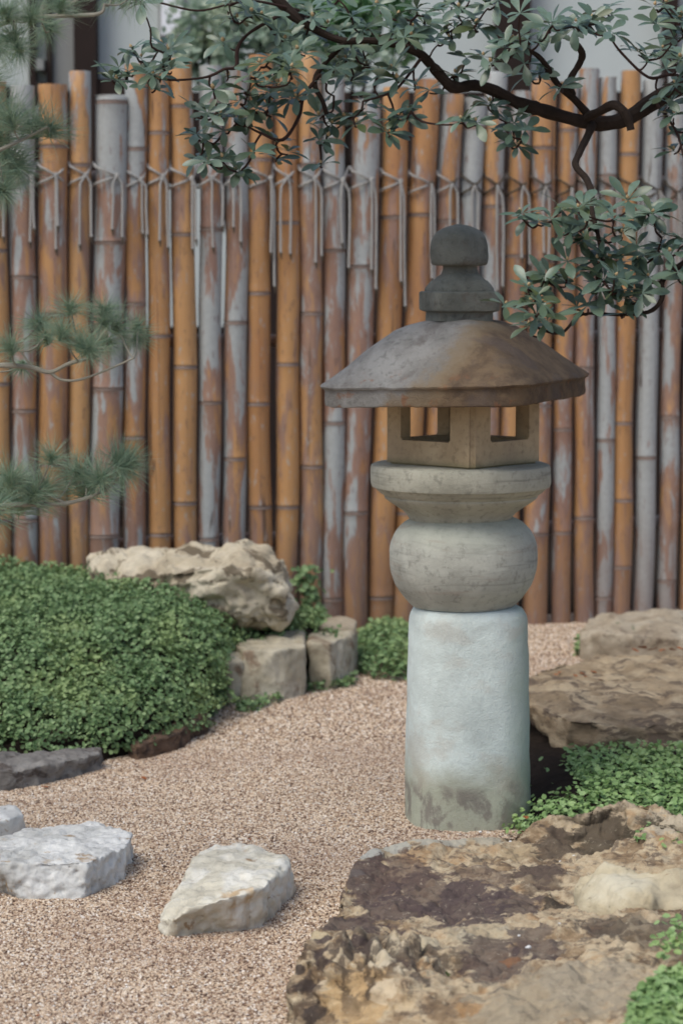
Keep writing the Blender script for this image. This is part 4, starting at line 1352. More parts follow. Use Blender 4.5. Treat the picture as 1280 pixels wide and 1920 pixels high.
def roof_ring(t, z, inner=0.0, lift=0.0, flare=0.0):
    out = []
    for k in range(seg):
        a = 2 * pi * k / seg
        # rounded square whose corners lie on the diagonals
        e = 2.5 + 5.0 * t ** 2.5
        q = (abs(cos(a)) ** e + abs(sin(a)) ** e) ** (-1 / e) / (2 ** (.5 - 1 / e)) if True else 1
        q = (abs(cos(a)) ** e + abs(sin(a)) ** e) ** (-1 / e)
        corner = max(0.0, (q - 1) / (2 ** .5 - 1))
        q2 = q / 2 ** (.5 - 1 / e) * Rr * t * (1 + flare * corner ** 3)
        zz = z + lift * corner ** 4 * t ** 3
        x, y = cos(a) * q2, sin(a) * q2
        p_ = Vector((x, y, 0))
        rot = ROOF_T + radians(45)
        x2, y2 = x * cos(rot) - y * sin(rot), x * sin(rot) + y * cos(rot)
        d = .0028 * noise.fractal(Vector((x2, y2, zz)) * 10, 1, 2, 4) + .0016 * noise.noise(Vector((x2, y2, zz)) * 70)
        out.append(Vector((x2, y2, zz + d)) + Vector((x, y, 0)).normalized() * 0 if t > 0.001 else Vector((0, 0, zz)))
    return out


rings = []
for t, z in rp[1:]:
    rings.append(roof_ring(t, z, lift=.007, flare=.004))
rings.append(roof_ring(.992, zl(717.5), lift=.008))
rings.append(roof_ring(.972, zl(719), lift=.005))
rings.append(roof_ring(.966, zl(723), lift=.003))
rings.append(roof_ring(.970, zl(744), lift=.0))
rings.append(roof_ring(.964, zl(749), lift=.0))
rings.append(roof_ring(.945, zl(751), lift=.0))
rings.append(roof_ring(.60, zl(742)))
rings.append(roof_ring(.20, zl(740)))
for r_ in rings: V += r_
for i in range(len(rings) - 1):
    for k in range(seg):
        k2 = (k + 1) % seg
        Fc.append((i * seg + k, (i + 1) * seg + k, (i + 1) * seg + k2, i * seg + k2))
Fc.append(tuple(range(seg)))
Fc.append(tuple((len(rings) - 1) * seg + k for k in range(seg))[::-1])
tl = Matrix.Rotation(radians(-1.9), 4, 'Y')
zc0 = zl(742)
V = [tl @ (q - Vector((0, 0, zc0))) + Vector((RC, DL, zc0)) for q in V]
roof = mesh_obj('roof', V, Fc, MT['st_roof'], lantern, origin=(RC, DL, zc0))
# finial: base block, throat, jewel
fx = P(861, 500, DL).x
fr = radians(14)
rg = [(601, 58, 6), (585, 58, 6), (583.5, 62, 7), (582, 66, 8), (579, 67, 9), (551, 67, 9), (548, 66.3, 9), (546.5, 64.5, 8), (546, 59, 7), (541, 58.5, 6), (534, 54, 5), (526, 49, 4), (524.5, 45, 3.6), (519, 41, 3.2), (514, 34.5, 2.8), (505, 32, 2.6), (499, 32, 2.6), (495, 34, 2.6)]
v, f = loft([(zl(a), b * SL / 1.05, e) for a, b, e in rg], fx, DL, fr, 96, .0034, 6)
mesh_obj('finial_base', v, f, MT['st_finial'], lantern)
rows = [(498, 30), (497.5, 42), (494.5, 46), (488, 48), (476, 48.6), (462, 48), (450, 45.5), (440, 41), (432, 34), (425.5, 23), (421.5, 11), (420, 3)]
v, f = loft([(z, r, 2.9) for z, r, e in prof(rows, 2.9, 4)], fx, DL, fr + .5, 72, .0042, 7)
mesh_obj('finial_jewel', v, f, MT['st_finial'], lantern)


# ------------------------------------------------------------------ rhododendron
def leaf_mesh(seed):
    rd = random.Random(seed)
    prof_ = [(0, .05), (.18, .28), (.42, .68), (.64, 1.0), (.82, .84), (.94, .46), (1.0, .08)]
    V, Fc = [], []
    w = .172 + rd.uniform(-.025, .03)
    bend = rd.uniform(.05, .38)
    fold = rd.uniform(.10, .28)
    tw = rd.uniform(-.3, .3)
    for (t, k) in prof_:
        z = -bend * t * t + .05 * t
        hw = w * k
        for sgn in (-1, 0, 1):
            V.append((sgn * hw + .03 * tw * t, t, z + abs(sgn) * hw * fold + sgn * hw * tw * t * .6))
    for i in range(len(prof_) - 1):
        for j in range(2):
            Fc.append((i * 3 + j, i * 3 + j + 1, (i + 1) * 3 + j + 1, (i + 1) * 3 + j))
    return V, Fc


LEAVES = [leaf_mesh(s) for s in range(8)]
LEAF_ME = []
for vv, ff in LEAVES:
    me = bpy.data.meshes.new('leaf')
    me.from_pydata(vv, [], ff)
    me.polygons.foreach_set('use_smooth', [True] * len(ff))
    me.materials.append(MT['leaf'])
    LEAF_ME.append(me)

shrub_base = Vector((1.12, 5.25, 0))
shrub = empty('rhododendron', shrub_base, 'rhododendron with grey-green leaf rosettes arching over the lantern from the right', 'shrub')
DB = 5.12


def bpath(rows, per=5):
    """rows px, py, D, radius px -> points and radii"""
    s = spline(rows, per)
    pts, rad = [], []
    for i, (a, b, d, r) in enumerate(s):
        q = P(a, b, d)
        pts.append(q)
        rad.append(r * scale_at(q) * (.97 + .16 * noise.noise(q * 35) + .14 * noise.noise(q * 95)))
    return pts, rad


BR = {
    'main': [(1560, 60, 5.3, 26), (1400, 110, 5.25, 21), (1300, 150, 5.2, 18), (1225, 190, 5.15, 16), (1170, 224, 5.12, 15), (1115, 232, 5.1, 14.5), (1060, 220, 5.1, 13), (1010, 205, 5.1, 12.5), (970, 193, 5.1, 12), (930, 172, 5.1, 11),
             (890, 160, 5.1, 10.5), (848, 163, 5.08, 11.5), (815, 130, 5.08, 10.5), (785, 100, 5.06, 10), (740, 82, 5.06, 9), (690, 76, 5.05, 7.5), (640, 76, 5.05, 6.5), (590, 55, 5.05, 8), (545, 25, 5.05, 10), (505, -20, 5.05, 11)],
    'up': [(1108, 222, 5.1, 9), (1075, 185, 5.08, 7), (1045, 158, 5.06, 6.5), (1015, 112, 5.05, 5), (985, 90, 5.05, 3.5)],
    'up2': [(1072, 178, 5.08, 7), (1068, 150, 5.06, 7), (1086, 118, 5.06, 7), (1090, 98, 5.05, 7.5), (1075, 72, 5.05, 6), (1100, 52, 5.04, 4), (1120, 25, 5.04, 3)],
    'hook': [(1100, 220, 5.08, 9), (1125, 208, 5.03, 9), (1148, 197, 5.0, 9.5), (1166, 206, 4.98, 9.5), (1178, 228, 4.98, 9), (1182, 244, 4.98, 8)],
    'down': [(1112, 228, 5.1, 9), (1100, 256, 5.05, 7.5), (1086, 285, 5.0, 7), (1078, 310, 4.97, 6.5), (1098, 335, 4.94, 7), (1108, 362, 4.9, 6.5), (1108, 392, 4.86, 5), (1120, 440, 4.82, 4), (1130, 500, 4.8, 3.5)],
    'low': [(1320, 470, 4.85, 7), (1245, 520, 4.82, 5.5), (1240, 560, 4.8, 5), (1215, 585, 4.8, 4.5), (1160, 590, 4.8, 3.5), (1090, 590, 4.78, 3), (1050, 625, 4.76, 3), (1000, 612, 4.74, 2.5)],
    'left': [(650, 76, 5.05, 5), (600, 130, 5.04, 5), (590, 160, 5.02, 5), (605, 190, 5.0, 4.5), (612, 215, 5.0, 4)],
    'left2': [(600, 140, 5.03, 4), (570, 180, 5.0, 3.5), (560, 220, 4.98, 3.5), (530, 262, 4.96, 3.2), (490, 250, 4.95, 2.6), (460, 235, 4.95, 2.2)],
    'left3': [(540, 20, 5.05, 4), (470, 60, 5.0, 3.2), (446, 90, 4.98, 4), (443, 125, 4.96, 4), (420, 130, 4.95, 3), (385, 145, 4.93, 2.6), (320, 150, 4.92, 2.2), (285, 140, 4.9, 2)],
    'top': [(560, 20, 5.06, 3), (480, 2, 5.0, 2.4), (430, 8, 5.0, 2.2), (370, 20, 4.98, 2.2), (300, 5, 4.96, 2)],
    'mid': [(790, 108, 5.06, 3.5), (745, 165, 5.0, 2.6), (715, 180, 5.0, 2.4), (680, 190, 4.98, 2)],
    'right': [(1300, 150, 5.2, 4), (1255, 140, 5.1, 3.5), (1215, 145, 5.05, 3), (1165, 100, 5.03, 2.6), (1142, 68, 5.02, 2.2)],
    'right2': [(1225, 190, 5.15, 4), (1250, 220, 5.08, 2.6), (1270, 255, 5.04, 2.2), (1282, 300, 5.0, 2)],
}
skel = []
tr_pts = [shrub_base, shrub_base + Vector((.02, 0, .5)), shrub_base + Vector((-.02, .02, 1.1)), P(1560, 60, 5.3)]
v, f = tube([Vector(q) for q in spline(tr_pts, 8)], list(np.linspace(.055, .034, 25)), 10)
mesh_obj('trunk', v, f, MT['bark'], shrub)
for nm, rows in BR.items():
    pts, rad = bpath(rows)
    v, f = tube(pts, rad, 9)
    mesh_obj('branch', v, f, MT['bark'] if rows[0][3] > 4.5 else MT['twig'], shrub)
    k0 = 15 if nm == 'main' else 0
    for q in pts[k0:]: skel.append(q)

ROS_TOP = [(264, 110), (301, 87), (277, 138), (240, 135), (219, 152), (287, 141), (322, 129), (284, 168), (318, 96), (366, 202), (401, 169), (419, 80), (467, 173), (381, 262), (444, 222), (416, 214), (419, 245), (475, 285), (419, 298),
           (441, 323), (517, 298), (444, 37), (430, 5), (489, 121), (503, 157), (529, 135), (425, 146), (264, 3), (385, 298), (573, 59), (635, 59), (542, 121), (545, 141), (581, 20), (669, 233), (645, 222), (621, 233), (598, 264), (539, 284),
           (730, 250), (736, 225), (759, 222), (736, 59), (815, 73), (707, 11), (685, 121), (745, 149), (657, 152), (626, 174), (804, 169), (775, 163), (680, 90), (612, 152), (683, 197), (604, 309), (781, 17), (745, 31), (832, 25), (508, 174),
           (517, 267), (556, 183), (922, 118), (874, 108), (895, 54), (989, 75), (946, 90), (982, 119), (1014, 59), (1035, 43), (1075, 54), (1107, 36), (1093, 47), (1133, 18), (1010, 151), (992, 140), (892, 230), (924, 201), (958, 248), (946, 223),
           (957, 266), (1050, 165), (1239, 93), (1213, 108), (1247, 129), (1262, 72), (1265, 158), (1255, 194), (1262, 216), (1276, 266), (1262, 284), (913, 11), (974, 25), (1244, 7), (1265, 36), (1143, 65), (820, 79), (856, 140),
           (470, 140), (450, 190), (480, 205), (505, 215), (560, 95), (520, 60), (490, 30), (540, 5), (610, 100), (650, 110), (715, 130), (660, 30), (690, 50), (760, 75), (795, 45), (850, 50), (860, 15), (620, 5), (1275, 110), (1230, 45), (1280, 60), (1310, 180), (1300, 240)]
ROS_LOW = [(1007, 416), (977, 401), (1032, 410), (1069, 434), (1100, 425), (1051, 392), (1093, 386), (1149, 412), (1176, 375), (1212, 389), (1222, 401), (1130, 449), (1192, 464), (1233, 470), (1258, 475), (1130, 481), (1164, 481), (1197, 490),
           (1118, 508), (1063, 490), (1019, 519), (995, 568), (1004, 556), (945, 573), (1124, 541), (1158, 544), (1081, 575), (1102, 573), (1170, 588), (992, 612), (1271, 511), (1131, 523), (1025, 603), (1203, 550), (1280, 455), (1240, 440), (1085, 455), (1165, 440), (1215, 520), (1180, 560), (1060, 530)]
random.seed(3)
ros = []
for (x, y) in ROS_TOP:
    d = 5.0 + .22 * noise.noise(Vector((x * .01, y * .01, 2))) + random.uniform(-.06, .06) - (.08 if x < 500 else 0)
    ros.append((P(x, y, d), x, y, 0))
for (x, y) in ROS_LOW:
    d = 4.80 + .14 * noise.noise(Vector((x * .012, y * .012, 7))) + random.uniform(-.05, .05)
    ros.append((P(x, y, d), x, y, 1))
for (c, x, y, low) in list(ros):
    if random.random() < (.62 if not low else .45):
        ox, oy = random.uniform(-26, 26), random.uniform(-20, 14)
        ros.append((c + Vector((ox * .00114, random.uniform(-.06, .06), -oy * .00114)), x + ox, y + oy, low))
# twigs: grow each rosette from the nearest wood already there
todo = list(range(len(ros)))
nodes_w = list(skel)
tw_parts = []
arr = np.array([tuple(q) for q in nodes_w])
best = {}
while todo:
    if not best:
        for i in todo:
            dd = np.linalg.norm(arr - np.array(tuple(ros[i][0])), axis=1)
            j = int(dd.argmin()); best[i] = (dd[j], j)
    i = min(todo, key=lambda k: best[k][0])
    todo.remove(i)
    a = Vector(arr[best[i][1]]); b = ros[i][0] - Vector((0, 0, .006))
    L = (b - a).length
    mid1 = a.lerp(b, .35) + Vector((random.uniform(-.16, .16) * L, random.uniform(-.1, .1) * L, -random.uniform(0.05, .28) * L))
    mid2 = a.lerp(b, .75) + Vector((random.uniform(-.12, .12) * L, random.uniform(-.1, .1) * L, -random.uniform(0, .2) * L))
    pts = [Vector(q) for q in spline([a, mid1, mid2, b], 3)]
    tw_parts.append(tube(pts, list(np.linspace(.0028, .0016, len(pts))), 5))
    new = np.array([tuple(q) for q in pts[3:]])
    off = len(arr)
    arr = np.concatenate([arr, new], 0)
    for k in todo:
        dd = np.linalg.norm(new - np.array(tuple(ros[k][0])), axis=1)
        j = int(dd.argmin())
        if dd[j] < best[k][0]: best[k] = (dd[j], off + j)
v, f = merge(tw_parts)
setp(mesh_obj('twigs', v, f, MT['twig'], shrub), kind='stuff')

leaf_T = []
bud_T = []
for (c, x, y, low) in ros:
    axis = Vector((random.uniform(-.45, .45), random.uniform(-.75, -.1), random.uniform(.55, 1.0))).normalized()
    ref = axis.orthogonal().normalized()
    q0 = random.random() * 6.28
    nl = random.choice((5, 6, 6, 7, 7, 8))
    for k in range(nl):
        th = q0 + 2 * pi * k / nl + random.uniform(-.25, .25)
        rad_ = Quaternion(axis, th) @ ref
        el = random.uniform(-.15, .65)
        dirn = (rad_ * cos(el) + axis * sin(el)).normalized()
        up_ = (axis * cos(el) - rad_ * sin(el)).normalized()
        sd_ = dirn.cross(up_).normalized()
        L = random.uniform(.034, .060) * (1.08 if low else 1.0)
        roll = random.uniform(-.4, .4)
        up_ = Quaternion(dirn, roll) @ up_
        sd_ = dirn.cross(up_)
        Mx = Matrix(((sd_.x * L, dirn.x * L, up_.x * L, c.x), (sd_.y * L, dirn.y * L, up_.y * L, c.y), (sd_.z * L, dirn.z * L, up_.z * L, c.z), (0, 0, 0, 1)))
        vis = 0 if (x < 0 or x > 1280 or y < 0) else 1
        leaf_T.append((vis * L * abs(up_.dot((CAM - c).normalized())), random.randrange(8), Mx))
    if random.random() < .42:
        bud_T.append((c + axis * .005, axis, random.uniform(.8, 1.3)))
leaf_T.sort(key=lambda q: -q[0])
for (s_, k, Mx) in leaf_T[:298]:
    o = bpy.data.objects.new('leaf', LEAF_ME[k])
    COL.objects.link(o)
    o.parent = shrub
    o.matrix_basis = Matrix.Translation(-shrub_base) @ Mx
parts = []
for (s_, k, Mx) in leaf_T[298:]:
    vv, ff = LEAVES[k]
    parts.append(([Mx @ Vector(q) for q in vv], ff))
v, f = merge(parts)
setp(mesh_obj('leaves', v, f, MT['leaf'], shrub), kind='stuff')
# buds
bv, bf = [], []
for i, (z, r) in enumerate(((0, .25), (.25, .42), (.6, .34), (.85, .15), (1, .02))):
    for k in range(6):
        bv.append((cos(k * pi / 3) * r, sin(k * pi / 3) * r, z))
for i in range(4):
    for k in range(6):
        bf.append((i * 6 + k, i * 6 + (k + 1) % 6, (i + 1) * 6 + (k + 1) % 6, (i + 1) * 6 + k))
bud_me = bpy.data.meshes.new('bud'); bud_me.from_pydata(bv, [], bf); bud_me.materials.append(MT['bud'])
bud_me.polygons.foreach_set('use_smooth', [True] * len(bf))
for (c, axis, s_) in bud_T:
    o = bpy.data.objects.new('bud', bud_me)
    COL.objects.link(o)
    o.parent = shrub
    o.matrix_basis = Matrix.Translation(c - shrub_base) @ axis.to_track_quat('Z', 'Y').to_matrix().to_4x4() @ Matrix.Scale(.0088 * s_, 4)


# ------------------------------------------------------------------ pine
def tuft_mesh(seed, n=210):
    r_ = np.random.default_rng(seed)
    # needles radiate around +Z
    th = r_.random(n) * 2 * pi
    el = np.arccos(1 - r_.random(n) ** .8 * 1.15)        # spread from the axis
    d = np.stack([np.sin(el) * np.cos(th), np.sin(el) * np.sin(th), np.cos(el)], 1)
    st = np.stack([r_.normal(0, .03, n), r_.normal(0, .03, n), -.35 * r_.random(n)], 1)
    L = .75 + .3 * r_.random(n)
    sag = np.array([0, 0, -1.0])
    u = np.cross(d, r_.normal(0, 1, (n, 3))); u /= np.linalg.norm(u, axis=1)[:, None]
    w = np.cross(d, u)
    V = np.empty((n, 7, 3))
    cv = r_.normal(0, .07, (n, 3))
    W = .0068
    for q, t in enumerate((0, .55)):
        c = st + d * (L * t)[:, None] + cv * t * t
        k = W * (1 - .35 * q)
        V[:, q * 3 + 0] = c + u * k
        V[:, q * 3 + 1] = c - u * k * .5 + w * k * .87
        V[:, q * 3 + 2] = c - u * k * .5 - w * k * .87
    V[:, 6] = st + d * L[:, None] + cv
    b = np.arange(n) * 7
    T = []
    for k in range(3):
        k2 = (k + 1) % 3
        T += [np.stack([b + k, b + k2, b + 3 + k2], 1), np.stack([b + k, b + 3 + k2, b + 3 + k], 1), np.stack([b + 3 + k, b + 3 + k2, b + 6], 1)]
    T = np.concatenate(T, 0)
    me = bpy.data.meshes.new('needle_tuft')
    me.from_pydata(V.reshape(-1, 3).tolist(), [], T.tolist())
    me.materials.append(MT['needle'])
    return me


TUFT = [tuft_mesh(s) for s in range(4)]
pine_base = Vector((-1.12, 4.75, 0))
pine = empty('pine_tree', pine_base, 'pine reaching in from the left edge with soft blue-green needle tufts', 'pine tree')
DP = 4.3
v, f = tube([Vector(q) for q in spline([pine_base, pine_base + Vector((.03, 0, .5)), pine_base + Vector((-.02, .05, 1.1)), pine_base + Vector((.03, 0, 1.75))], 6)], list(np.linspace(.05, .025, 19)), 10)
mesh_obj('trunk', v, f, MT['bark'], pine)
PB = [
    [(-430, 120, 4.7, 9), (-150, 80, 4.6, 6), (0, 46, DP, 4.5), (50, 33, DP, 4.5), (110, 30, DP, 4), (185, 26, DP, 3.5), (196, 8, DP, 2.5)],
    [(105, 30, DP, 3.5), (125, 14, DP, 3), (150, -4, DP, 3)],
    [(78, 40, DP, 5), (80, 22, DP, 5), (84, 5, DP, 4.5)],
    [(-430, 420, 4.7, 9), (-120, 330, 4.6, 5), (-20, 290, DP, 4), (50, 258, DP, 3), (90, 238, DP, 2.5)],
    [(-430, 760, 4.7, 9), (-150, 690, 4.6, 5.5), (0, 685, DP, 5), (60, 690, DP, 5), (95, 698, DP, 4.5), (130, 682, DP, 4), (168, 672, DP, 3)],
    [(95, 698, DP, 3.5), (115, 712, DP, 3), (150, 712, DP, 2.6), (200, 694, DP, 2.2), (250, 672, DP, 1.8)],
    [(-430, 1010, 4.7, 9), (-150, 960, 4.6, 5.5), (0, 948, DP, 4.5), (60, 946, DP, 4.5), (125, 944, DP, 4.5), (175, 930, DP, 3.5)],
    [(125, 944, DP, 2.5), (95, 930, DP, 2.5), (70, 912, DP, 2)],
    [(60, 690, DP, 2), (40, 660, DP, 2), (20, 640, DP, 2)],
]
pn_sk = []
for rows in PB:
    pts, rad = bpath(rows)
    v, f = tube(pts, rad, 7)
    mesh_obj('branch', v, f, MT['pine_bark'], pine)
    pn_sk += pts
# tuft (px, py, size px, direction dx, dy)
TF = [(20, 62, 70, -.3, -.4), (60, 25, 62, .2, -1), (5, 18, 70, -.3, -.6), (118, 5, 60, .3, -1), (255, -12, 78, .35, 1), (212, -8, 66, -.1, .9), (0, 95, 66, .2, .7), (40, 100, 60, .4, .6), (95, 60, 50, .6, .7),
      (98, 236, 66, .35, -.8), (60, 232, 72, -.1, -1), (20, 215, 78, -.2, -.8), (5, 262, 84, .3, -.1), (38, 318, 72, .5, .3), (12, 358, 62, .6, .1), (22, 296, 74, .5, -.2), (-8, 195, 72, .3, -.5), (-20, 330, 80, .5, .5), (-20, 160, 70, .5, .3),
      (75, 600, 58, -.1, -.8), (132, 572, 52, .0, -1), (155, 640, 58, .3, -.5), (196, 575, 48, .1, -1), (222, 606, 58, .5, -.7), (262, 612, 46, .6, -.3), (172, 652, 62, .5, -.4), (85, 628, 56, -.2, -.6), (205, 640, 55, .5, .1), (258, 640, 48, .3, .9), (40, 692, 46, -.2, .7),
      (18, 645, 58, -.2, -.6), (120, 620, 56, .2, -.5), (190, 600, 50, -.4, -.6),
      (163, 905, 84, .1, -.9), (195, 890, 72, .5, -.6), (232, 862, 66, .6, -.3), (238, 880, 60, .6, .2), (98, 852, 55, .2, -.9), (40, 935, 84, .1, -.9), (5, 912, 84, .2, -.8), (68, 918, 76, .4, -.7), (92, 912, 62, .6, -.3), (-10, 948, 80, .3, -.4), (140, 880, 62, -.5, -.6), (20, 890, 70, 0, -1), (250, 860, 50, .8, -.4)]
random.seed(8)
for (x, y, s_, dx, dy) in TF:
    c = P(x, y, DP + random.uniform(-.10, .12))
    dirn = Vector((dx, random.uniform(-.5, .3), -dy)).normalized()
    L = s_ * scale_at(c) * 1.12
    o = bpy.data.objects.new('needle_tuft', TUFT[random.randrange(4)])
    COL.objects.link(o)
    o.parent = pine
    o.matrix_basis = Matrix.Translation(c - pine_base) @ (dirn.to_track_quat('Z', 'Y').to_matrix().to_4x4() @ Matrix.Rotation(random.random() * 6, 4, 'Z')) @ Matrix.Scale(L, 4)
    # twig that carries it
    near = min(pn_sk, key=lambda q: (q - c).length)
    if (near - c).length > .012:
        md_ = near.lerp(c, .5) + Vector((0, 0, -.01))
        v, f = tube([Vector(q) for q in spline([near, md_, c + dirn * L * -.05], 3)], .0016, 5)
        mesh_obj('twig', v, f, MT['pine_bark'], pine)

# ------------------------------------------------------------------ behind the fence
YB = 11.2
bld = empty('building', (0, YB, 0), 'grey plastered building with dark timber posts behind the fence', 'building')


def bx_at(px, y=YB):
    return P(px, 200, y).x


def part(name, x0, x1, y0, y1, z0, z1, mat, parent=None, **kw):
    v, f = box(x0, x1, y0, y1, z0, z1)
    return mesh_obj(name, v, f, mat, parent or bld, smooth=False)


part('plaster_wall', -4, 6, YB, YB + .3, P(0, 172, YB).z, 4.2, MT['plaster'])
part('timber_cladding', -4, 6, YB - .03, YB + .3, -.05, P(0, 172, YB).z - .002, MT['timber'])
part('pale_panel', bx_at(262), bx_at(432), YB - .045, YB - .0305, P(0, 612, YB).z, P(0, 300, YB).z, MT['plaster'])
part('timber_post', bx_at(145), bx_at(187), YB - .12, YB - .002, -.05, 4.2, MT['timber'])
part('timber_post', bx_at(60), bx_at(72), YB - .08, YB - .002, -.05, 4.2, MT['timber'])
part('timber_post', bx_at(92), bx_at(102), YB - .08, YB - .002, -.05, 4.2, MT['timber'])
part('timber_post', bx_at(924), bx_at(990), YB - .12, YB - .002, -.05, 4.2, MT['timber'])
part('timber_post', bx_at(1236), bx_at(1262), YB - .12, YB - .002, -.05, 4.2, MT['timber'])
zb1 = P(200, 195, YB).z
part('timber_beam', bx_at(187) + .002, bx_at(330), YB - .10, YB - .002, zb1 - .26, zb1 + .11, MT['timber'])
part('timber_beam', -4, bx_at(60) - .002, YB - .06, YB - .002, P(0, 168, YB).z - .02, P(0, 168, YB).z + .01, MT['timber'])
part('grey_board', bx_at(103), bx_at(144), YB - .05, YB - .002, P(0, 172, YB).z + .001, 4.2, MT['grey_board'])
for (a, b, y0, y1) in ((300, 352, -80, 72),):
    win = part('window', bx_at(a), bx_at(b), YB - .05, YB - .002, P(a, y1, YB).z, P(a, y0, YB).z, MT['grey_board'])
    x0, x1, z0, z1 = bx_at(a) + .012, bx_at(b) - .012, P(a, y1, YB).z + .012, P(a, y0, YB).z - .012
    part('pane', x0, x1, YB - .056, YB - .051, z0, z1, MT['pane'], win)
zp = P(85, 110, YB).z
for k in range(3):
    part('bracket', bx_at(73) + .005, bx_at(91) - .005, YB - .12 - .02 * k, YB - .003, zp - .06 - .11 * k, zp - .01 - .11 * k, MT['grey_board'] if k != 1 else MT['timber'])


def bush(name, label, cat, base, blobs, n, size, mat, seed, group=None):
    rg_ = np.random.default_rng(seed)
    root = empty(name, base, label, cat, group)
    top = blobs[0][0]
    v, f = tube([Vector(q) for q in spline([base, base.lerp(top, .5) + Vector((.04, 0, 0)), top], 5)], list(np.linspace(.03, .012, 11)), 8)
    mesh_obj('trunk', v, f, MT['bark'], root)
    lim = []
    for (c, r) in blobs[1:]:
        lim.append(tube([Vector(q) for q in spline([base.lerp(top, .6), (base.lerp(top, .7) + c) / 2, c], 4)], .008, 6))
    if lim:
        v, f = merge(lim)
        mesh_obj('limbs', v, f, MT['bark'], root)
    P_, N_ = [], []
    wsum = sum(r ** 2 for _, r in blobs)
    for (c, r) in blobs:
        k = int(n * r ** 2 / wsum)
        d = rg_.normal(0, 1, (k, 3)); d /= np.linalg.norm(d, axis=1)[:, None]
        rr = r * rg_.random(k) ** .45
        q = np.array(tuple(c)) + d * rr[:, None] * np.array([1, .8, .8])
        P_.append(q); N_.append(d)
    pts, nn = np.concatenate(P_), np.concatenate(N_)
    # clumping
    keep = np.array([noise.noise(Vector(q) * 9) for q in pts]) > -.16
    pts, nn = pts[keep], nn[keep]
    o = leaf_cloud('foliage', None, pts, nn, size, mat, rg_, .01, .8, 5, root, 'stuff')
    return root


yb = 9.6
bush('garden_bush', 'pale feathery tree behind the fence, left of the dark branch', 'tree', Vector((P(430, 200, yb).x, yb, 0)),
     [(P(430, 70, yb), .24), (P(380, 40, yb), .16), (P(500, 30, yb), .2), (P(365, 110, yb), .13), (P(450, 130, yb), .17), (P(540, 90, yb), .15), (P(600, 140, yb), .14), (P(690, 120, yb), .12)], 3600, .015, MT['bush'], 31)
MT['bush2'] = mat_leaf('bright_bush_leaf', [(0, (.07, .17, .07)), (.5, (.13, .28, .12)), (1, (.22, .38, .2))], .5, .35, .3)
bush('garden_tree', 'bright green tree behind the fence under the dark branch', 'tree', Vector((P(650, 200, yb).x, yb + .3, 0)),
     [(P(630, 50, yb + .3), .2), (P(590, 100, yb + .3), .15), (P(680, 20, yb + .3), .17), (P(560, 20, yb + .3), .15), (P(740, 70, yb + .3), .13), (P(720, 10, yb + .3), .13)], 2900, .018, MT['bush2'], 32)


# ------------------------------------------------------------------ climbing plant by the fence
cp = Vector(FP(575, 1160, .12)); cp.z = 0.0
ivy = empty('climbing_plant', cp, 'small leafy plant climbing the fence right of the boulder', 'plant')
stem = [cp, FP(575, 1160, .10), FP(578, 1110, .09), FP(572, 1070, .08)]
v, f = tube([Vector(q) for q in spline(stem, 4)], .002, 5)
mesh_obj('stem', v, f, MT['twig'], ivy)
pts = np.array([tuple(FP(575 + rng.normal(0, 13) + (y - 1070) * .08, y, .09 + rng.random() * .05)) for y in rng.uniform(1066, 1185, 230)])
leaf_cloud('foliage', None, pts, np.tile(np.array([.2, -.8, .5]), (len(pts), 1)), .010, MT['cover'], rng, .02, .6, 6, ivy, 'stuff')

# ------------------------------------------------------------------ small things lying about
lv = [(0, -.5, 0), (.28, -.25, .08), (.34, .1, .02), (.2, .35, .10), (0, .55, .03), (-.22, .33, .12), (-.33, .05, .04), (-.27, -.28, .1), (0, 0, -.03)]
lf = [(8, i, (i + 1) % 8) for i in range(8)]
dl_me = bpy.data.meshes.new('fallen_leaf'); dl_me.from_pydata(lv, [], lf); dl_me.materials.append(MT['dry'])


def surf_z(o, x, y):
    """height of a mesh object's surface below a point"""
    ok, loc, nr, ix = o.ray_cast(Vector((x, y, 3)) - o.location, Vector((0, 0, -1)))
    return (loc + o.location) if ok else None


bpy.context.view_layer.update()


def drop(me, name, px, py, zg, size, label, cat, group=None, on=None, squash=1.0):
    q = G(px, py, zg)
    if on:
        for _ in range(4):
            h = surf_z(bpy.data.objects[on], q.x, q.y)
            if h is None: break
            q = G(px, py, h.z)
    o = bpy.data.objects.new(name, me)
    COL.objects.link(o)
    o.location = q + Vector((0, 0, size * .12))
    o.rotation_euler = (random.uniform(-.3, .3), random.uniform(-.3, .3), random.uniform(0, 6.28))
    o.scale = (size, size, size * squash)
    WO[o.name] = q
    return setp(o, label, cat, group)


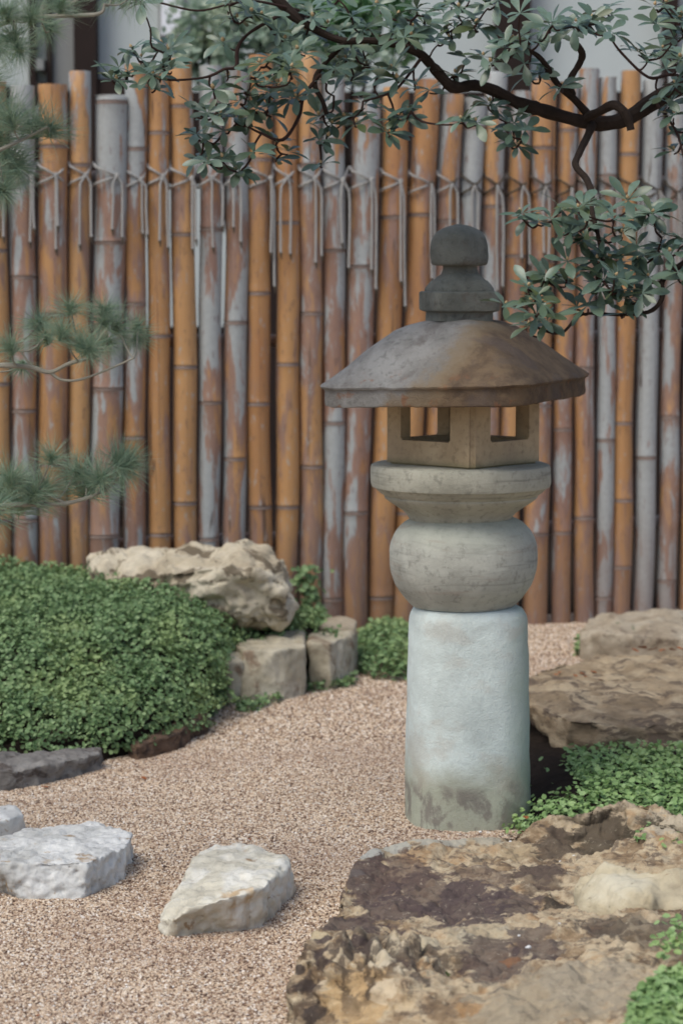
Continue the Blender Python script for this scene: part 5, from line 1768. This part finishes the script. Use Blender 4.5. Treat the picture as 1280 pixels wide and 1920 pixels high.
drop(dl_me, 'fallen_leaf', 270, 1461, .004, .020, 'single rust red leaf lying on the open gravel', 'leaf')
drop(dl_me, 'fallen_leaf', 85, 1478, .004, .022, 'brown leaf on gravel just below the dark grey edging stone', 'leaf')
for x, y, sz, lb_ in ((252, 1624, .011, 'small brown leaf scrap beside the pitted white stone'), (95, 1668, .010, 'tiny dark leaf scrap at the front foot of the pitted stone'), (356, 1545, .009, 'tiny brown leaf scrap on gravel above the wedge stone'),
                      (468, 1575, .010, 'dark leaf scrap touching the back of the wedge stone'), (72, 1905, .009, 'tiny dark scrap on the gravel in the bottom left corner'), (560, 1430, .009, 'tiny brown scrap on open gravel midway to the lantern')):
    drop(dl_me, 'fallen_leaf', x, y, .004, sz, lb_, 'leaf')
for x, y in ((1042, 1266), (1048, 1262), (1078, 1268), (1090, 1264), (1098, 1270), (1112, 1262), (1130, 1268), (1125, 1276)):
    drop(dl_me, 'fallen_leaf', x, y, .11, random.uniform(.014, .024), 'dry brown leaf fragment on the flat brown rock', 'leaf', 'leaf scraps on the flat rock', 'flat_rock')
for x, y in ((1190, 1222), (1205, 1218), (1222, 1220), (1240, 1222), (1260, 1221), (1275, 1220)):
    drop(dl_me, 'fallen_leaf', x, y, .10, random.uniform(.03, .045), 'rust brown leaf in the gap before the low rear rock', 'leaf', 'leaves before the rear rock', 'flat_rock')
for x, y in ((985, 1535), (980, 1562)):
    drop(dl_me, 'fallen_leaf', x, y, .07, .02, 'rust leaf tucked at the right foot of the lantern shaft', 'leaf', 'leaves at the lantern foot', 'foreground_rock')
pv = bmesh.new(); bmesh.ops.create_icosphere(pv, subdivisions=2, radius=1)
for q in pv.verts: q.co += q.co * .25 * noise.noise(q.co * 1.5)
pb_me = bpy.data.meshes.new('pebble'); pv.to_mesh(pv_me := pb_me); pv.free()
pb_me.materials.append(MT['pebble']); pb_me.polygons.foreach_set('use_smooth', [True] * len(pb_me.polygons))
drop(pb_me, 'pebble', 990, 1777, .13, .0052, 'largest bright white pebble on the foreground rock', 'pebble', None, 'foreground_rock', .7)
for x, y in ((958, 1588), (956, 1578), (1050, 1616), (987, 1664), (1048, 1733), (972, 1755), (860, 1695), (900, 1560), (1075, 1605)):
    drop(pb_me, 'pebble', x, y, .09, random.uniform(.0022, .0036), 'tiny white pebble scattered on the foreground rock', 'pebble', 'white pebbles on the rock', 'foreground_rock', .7)
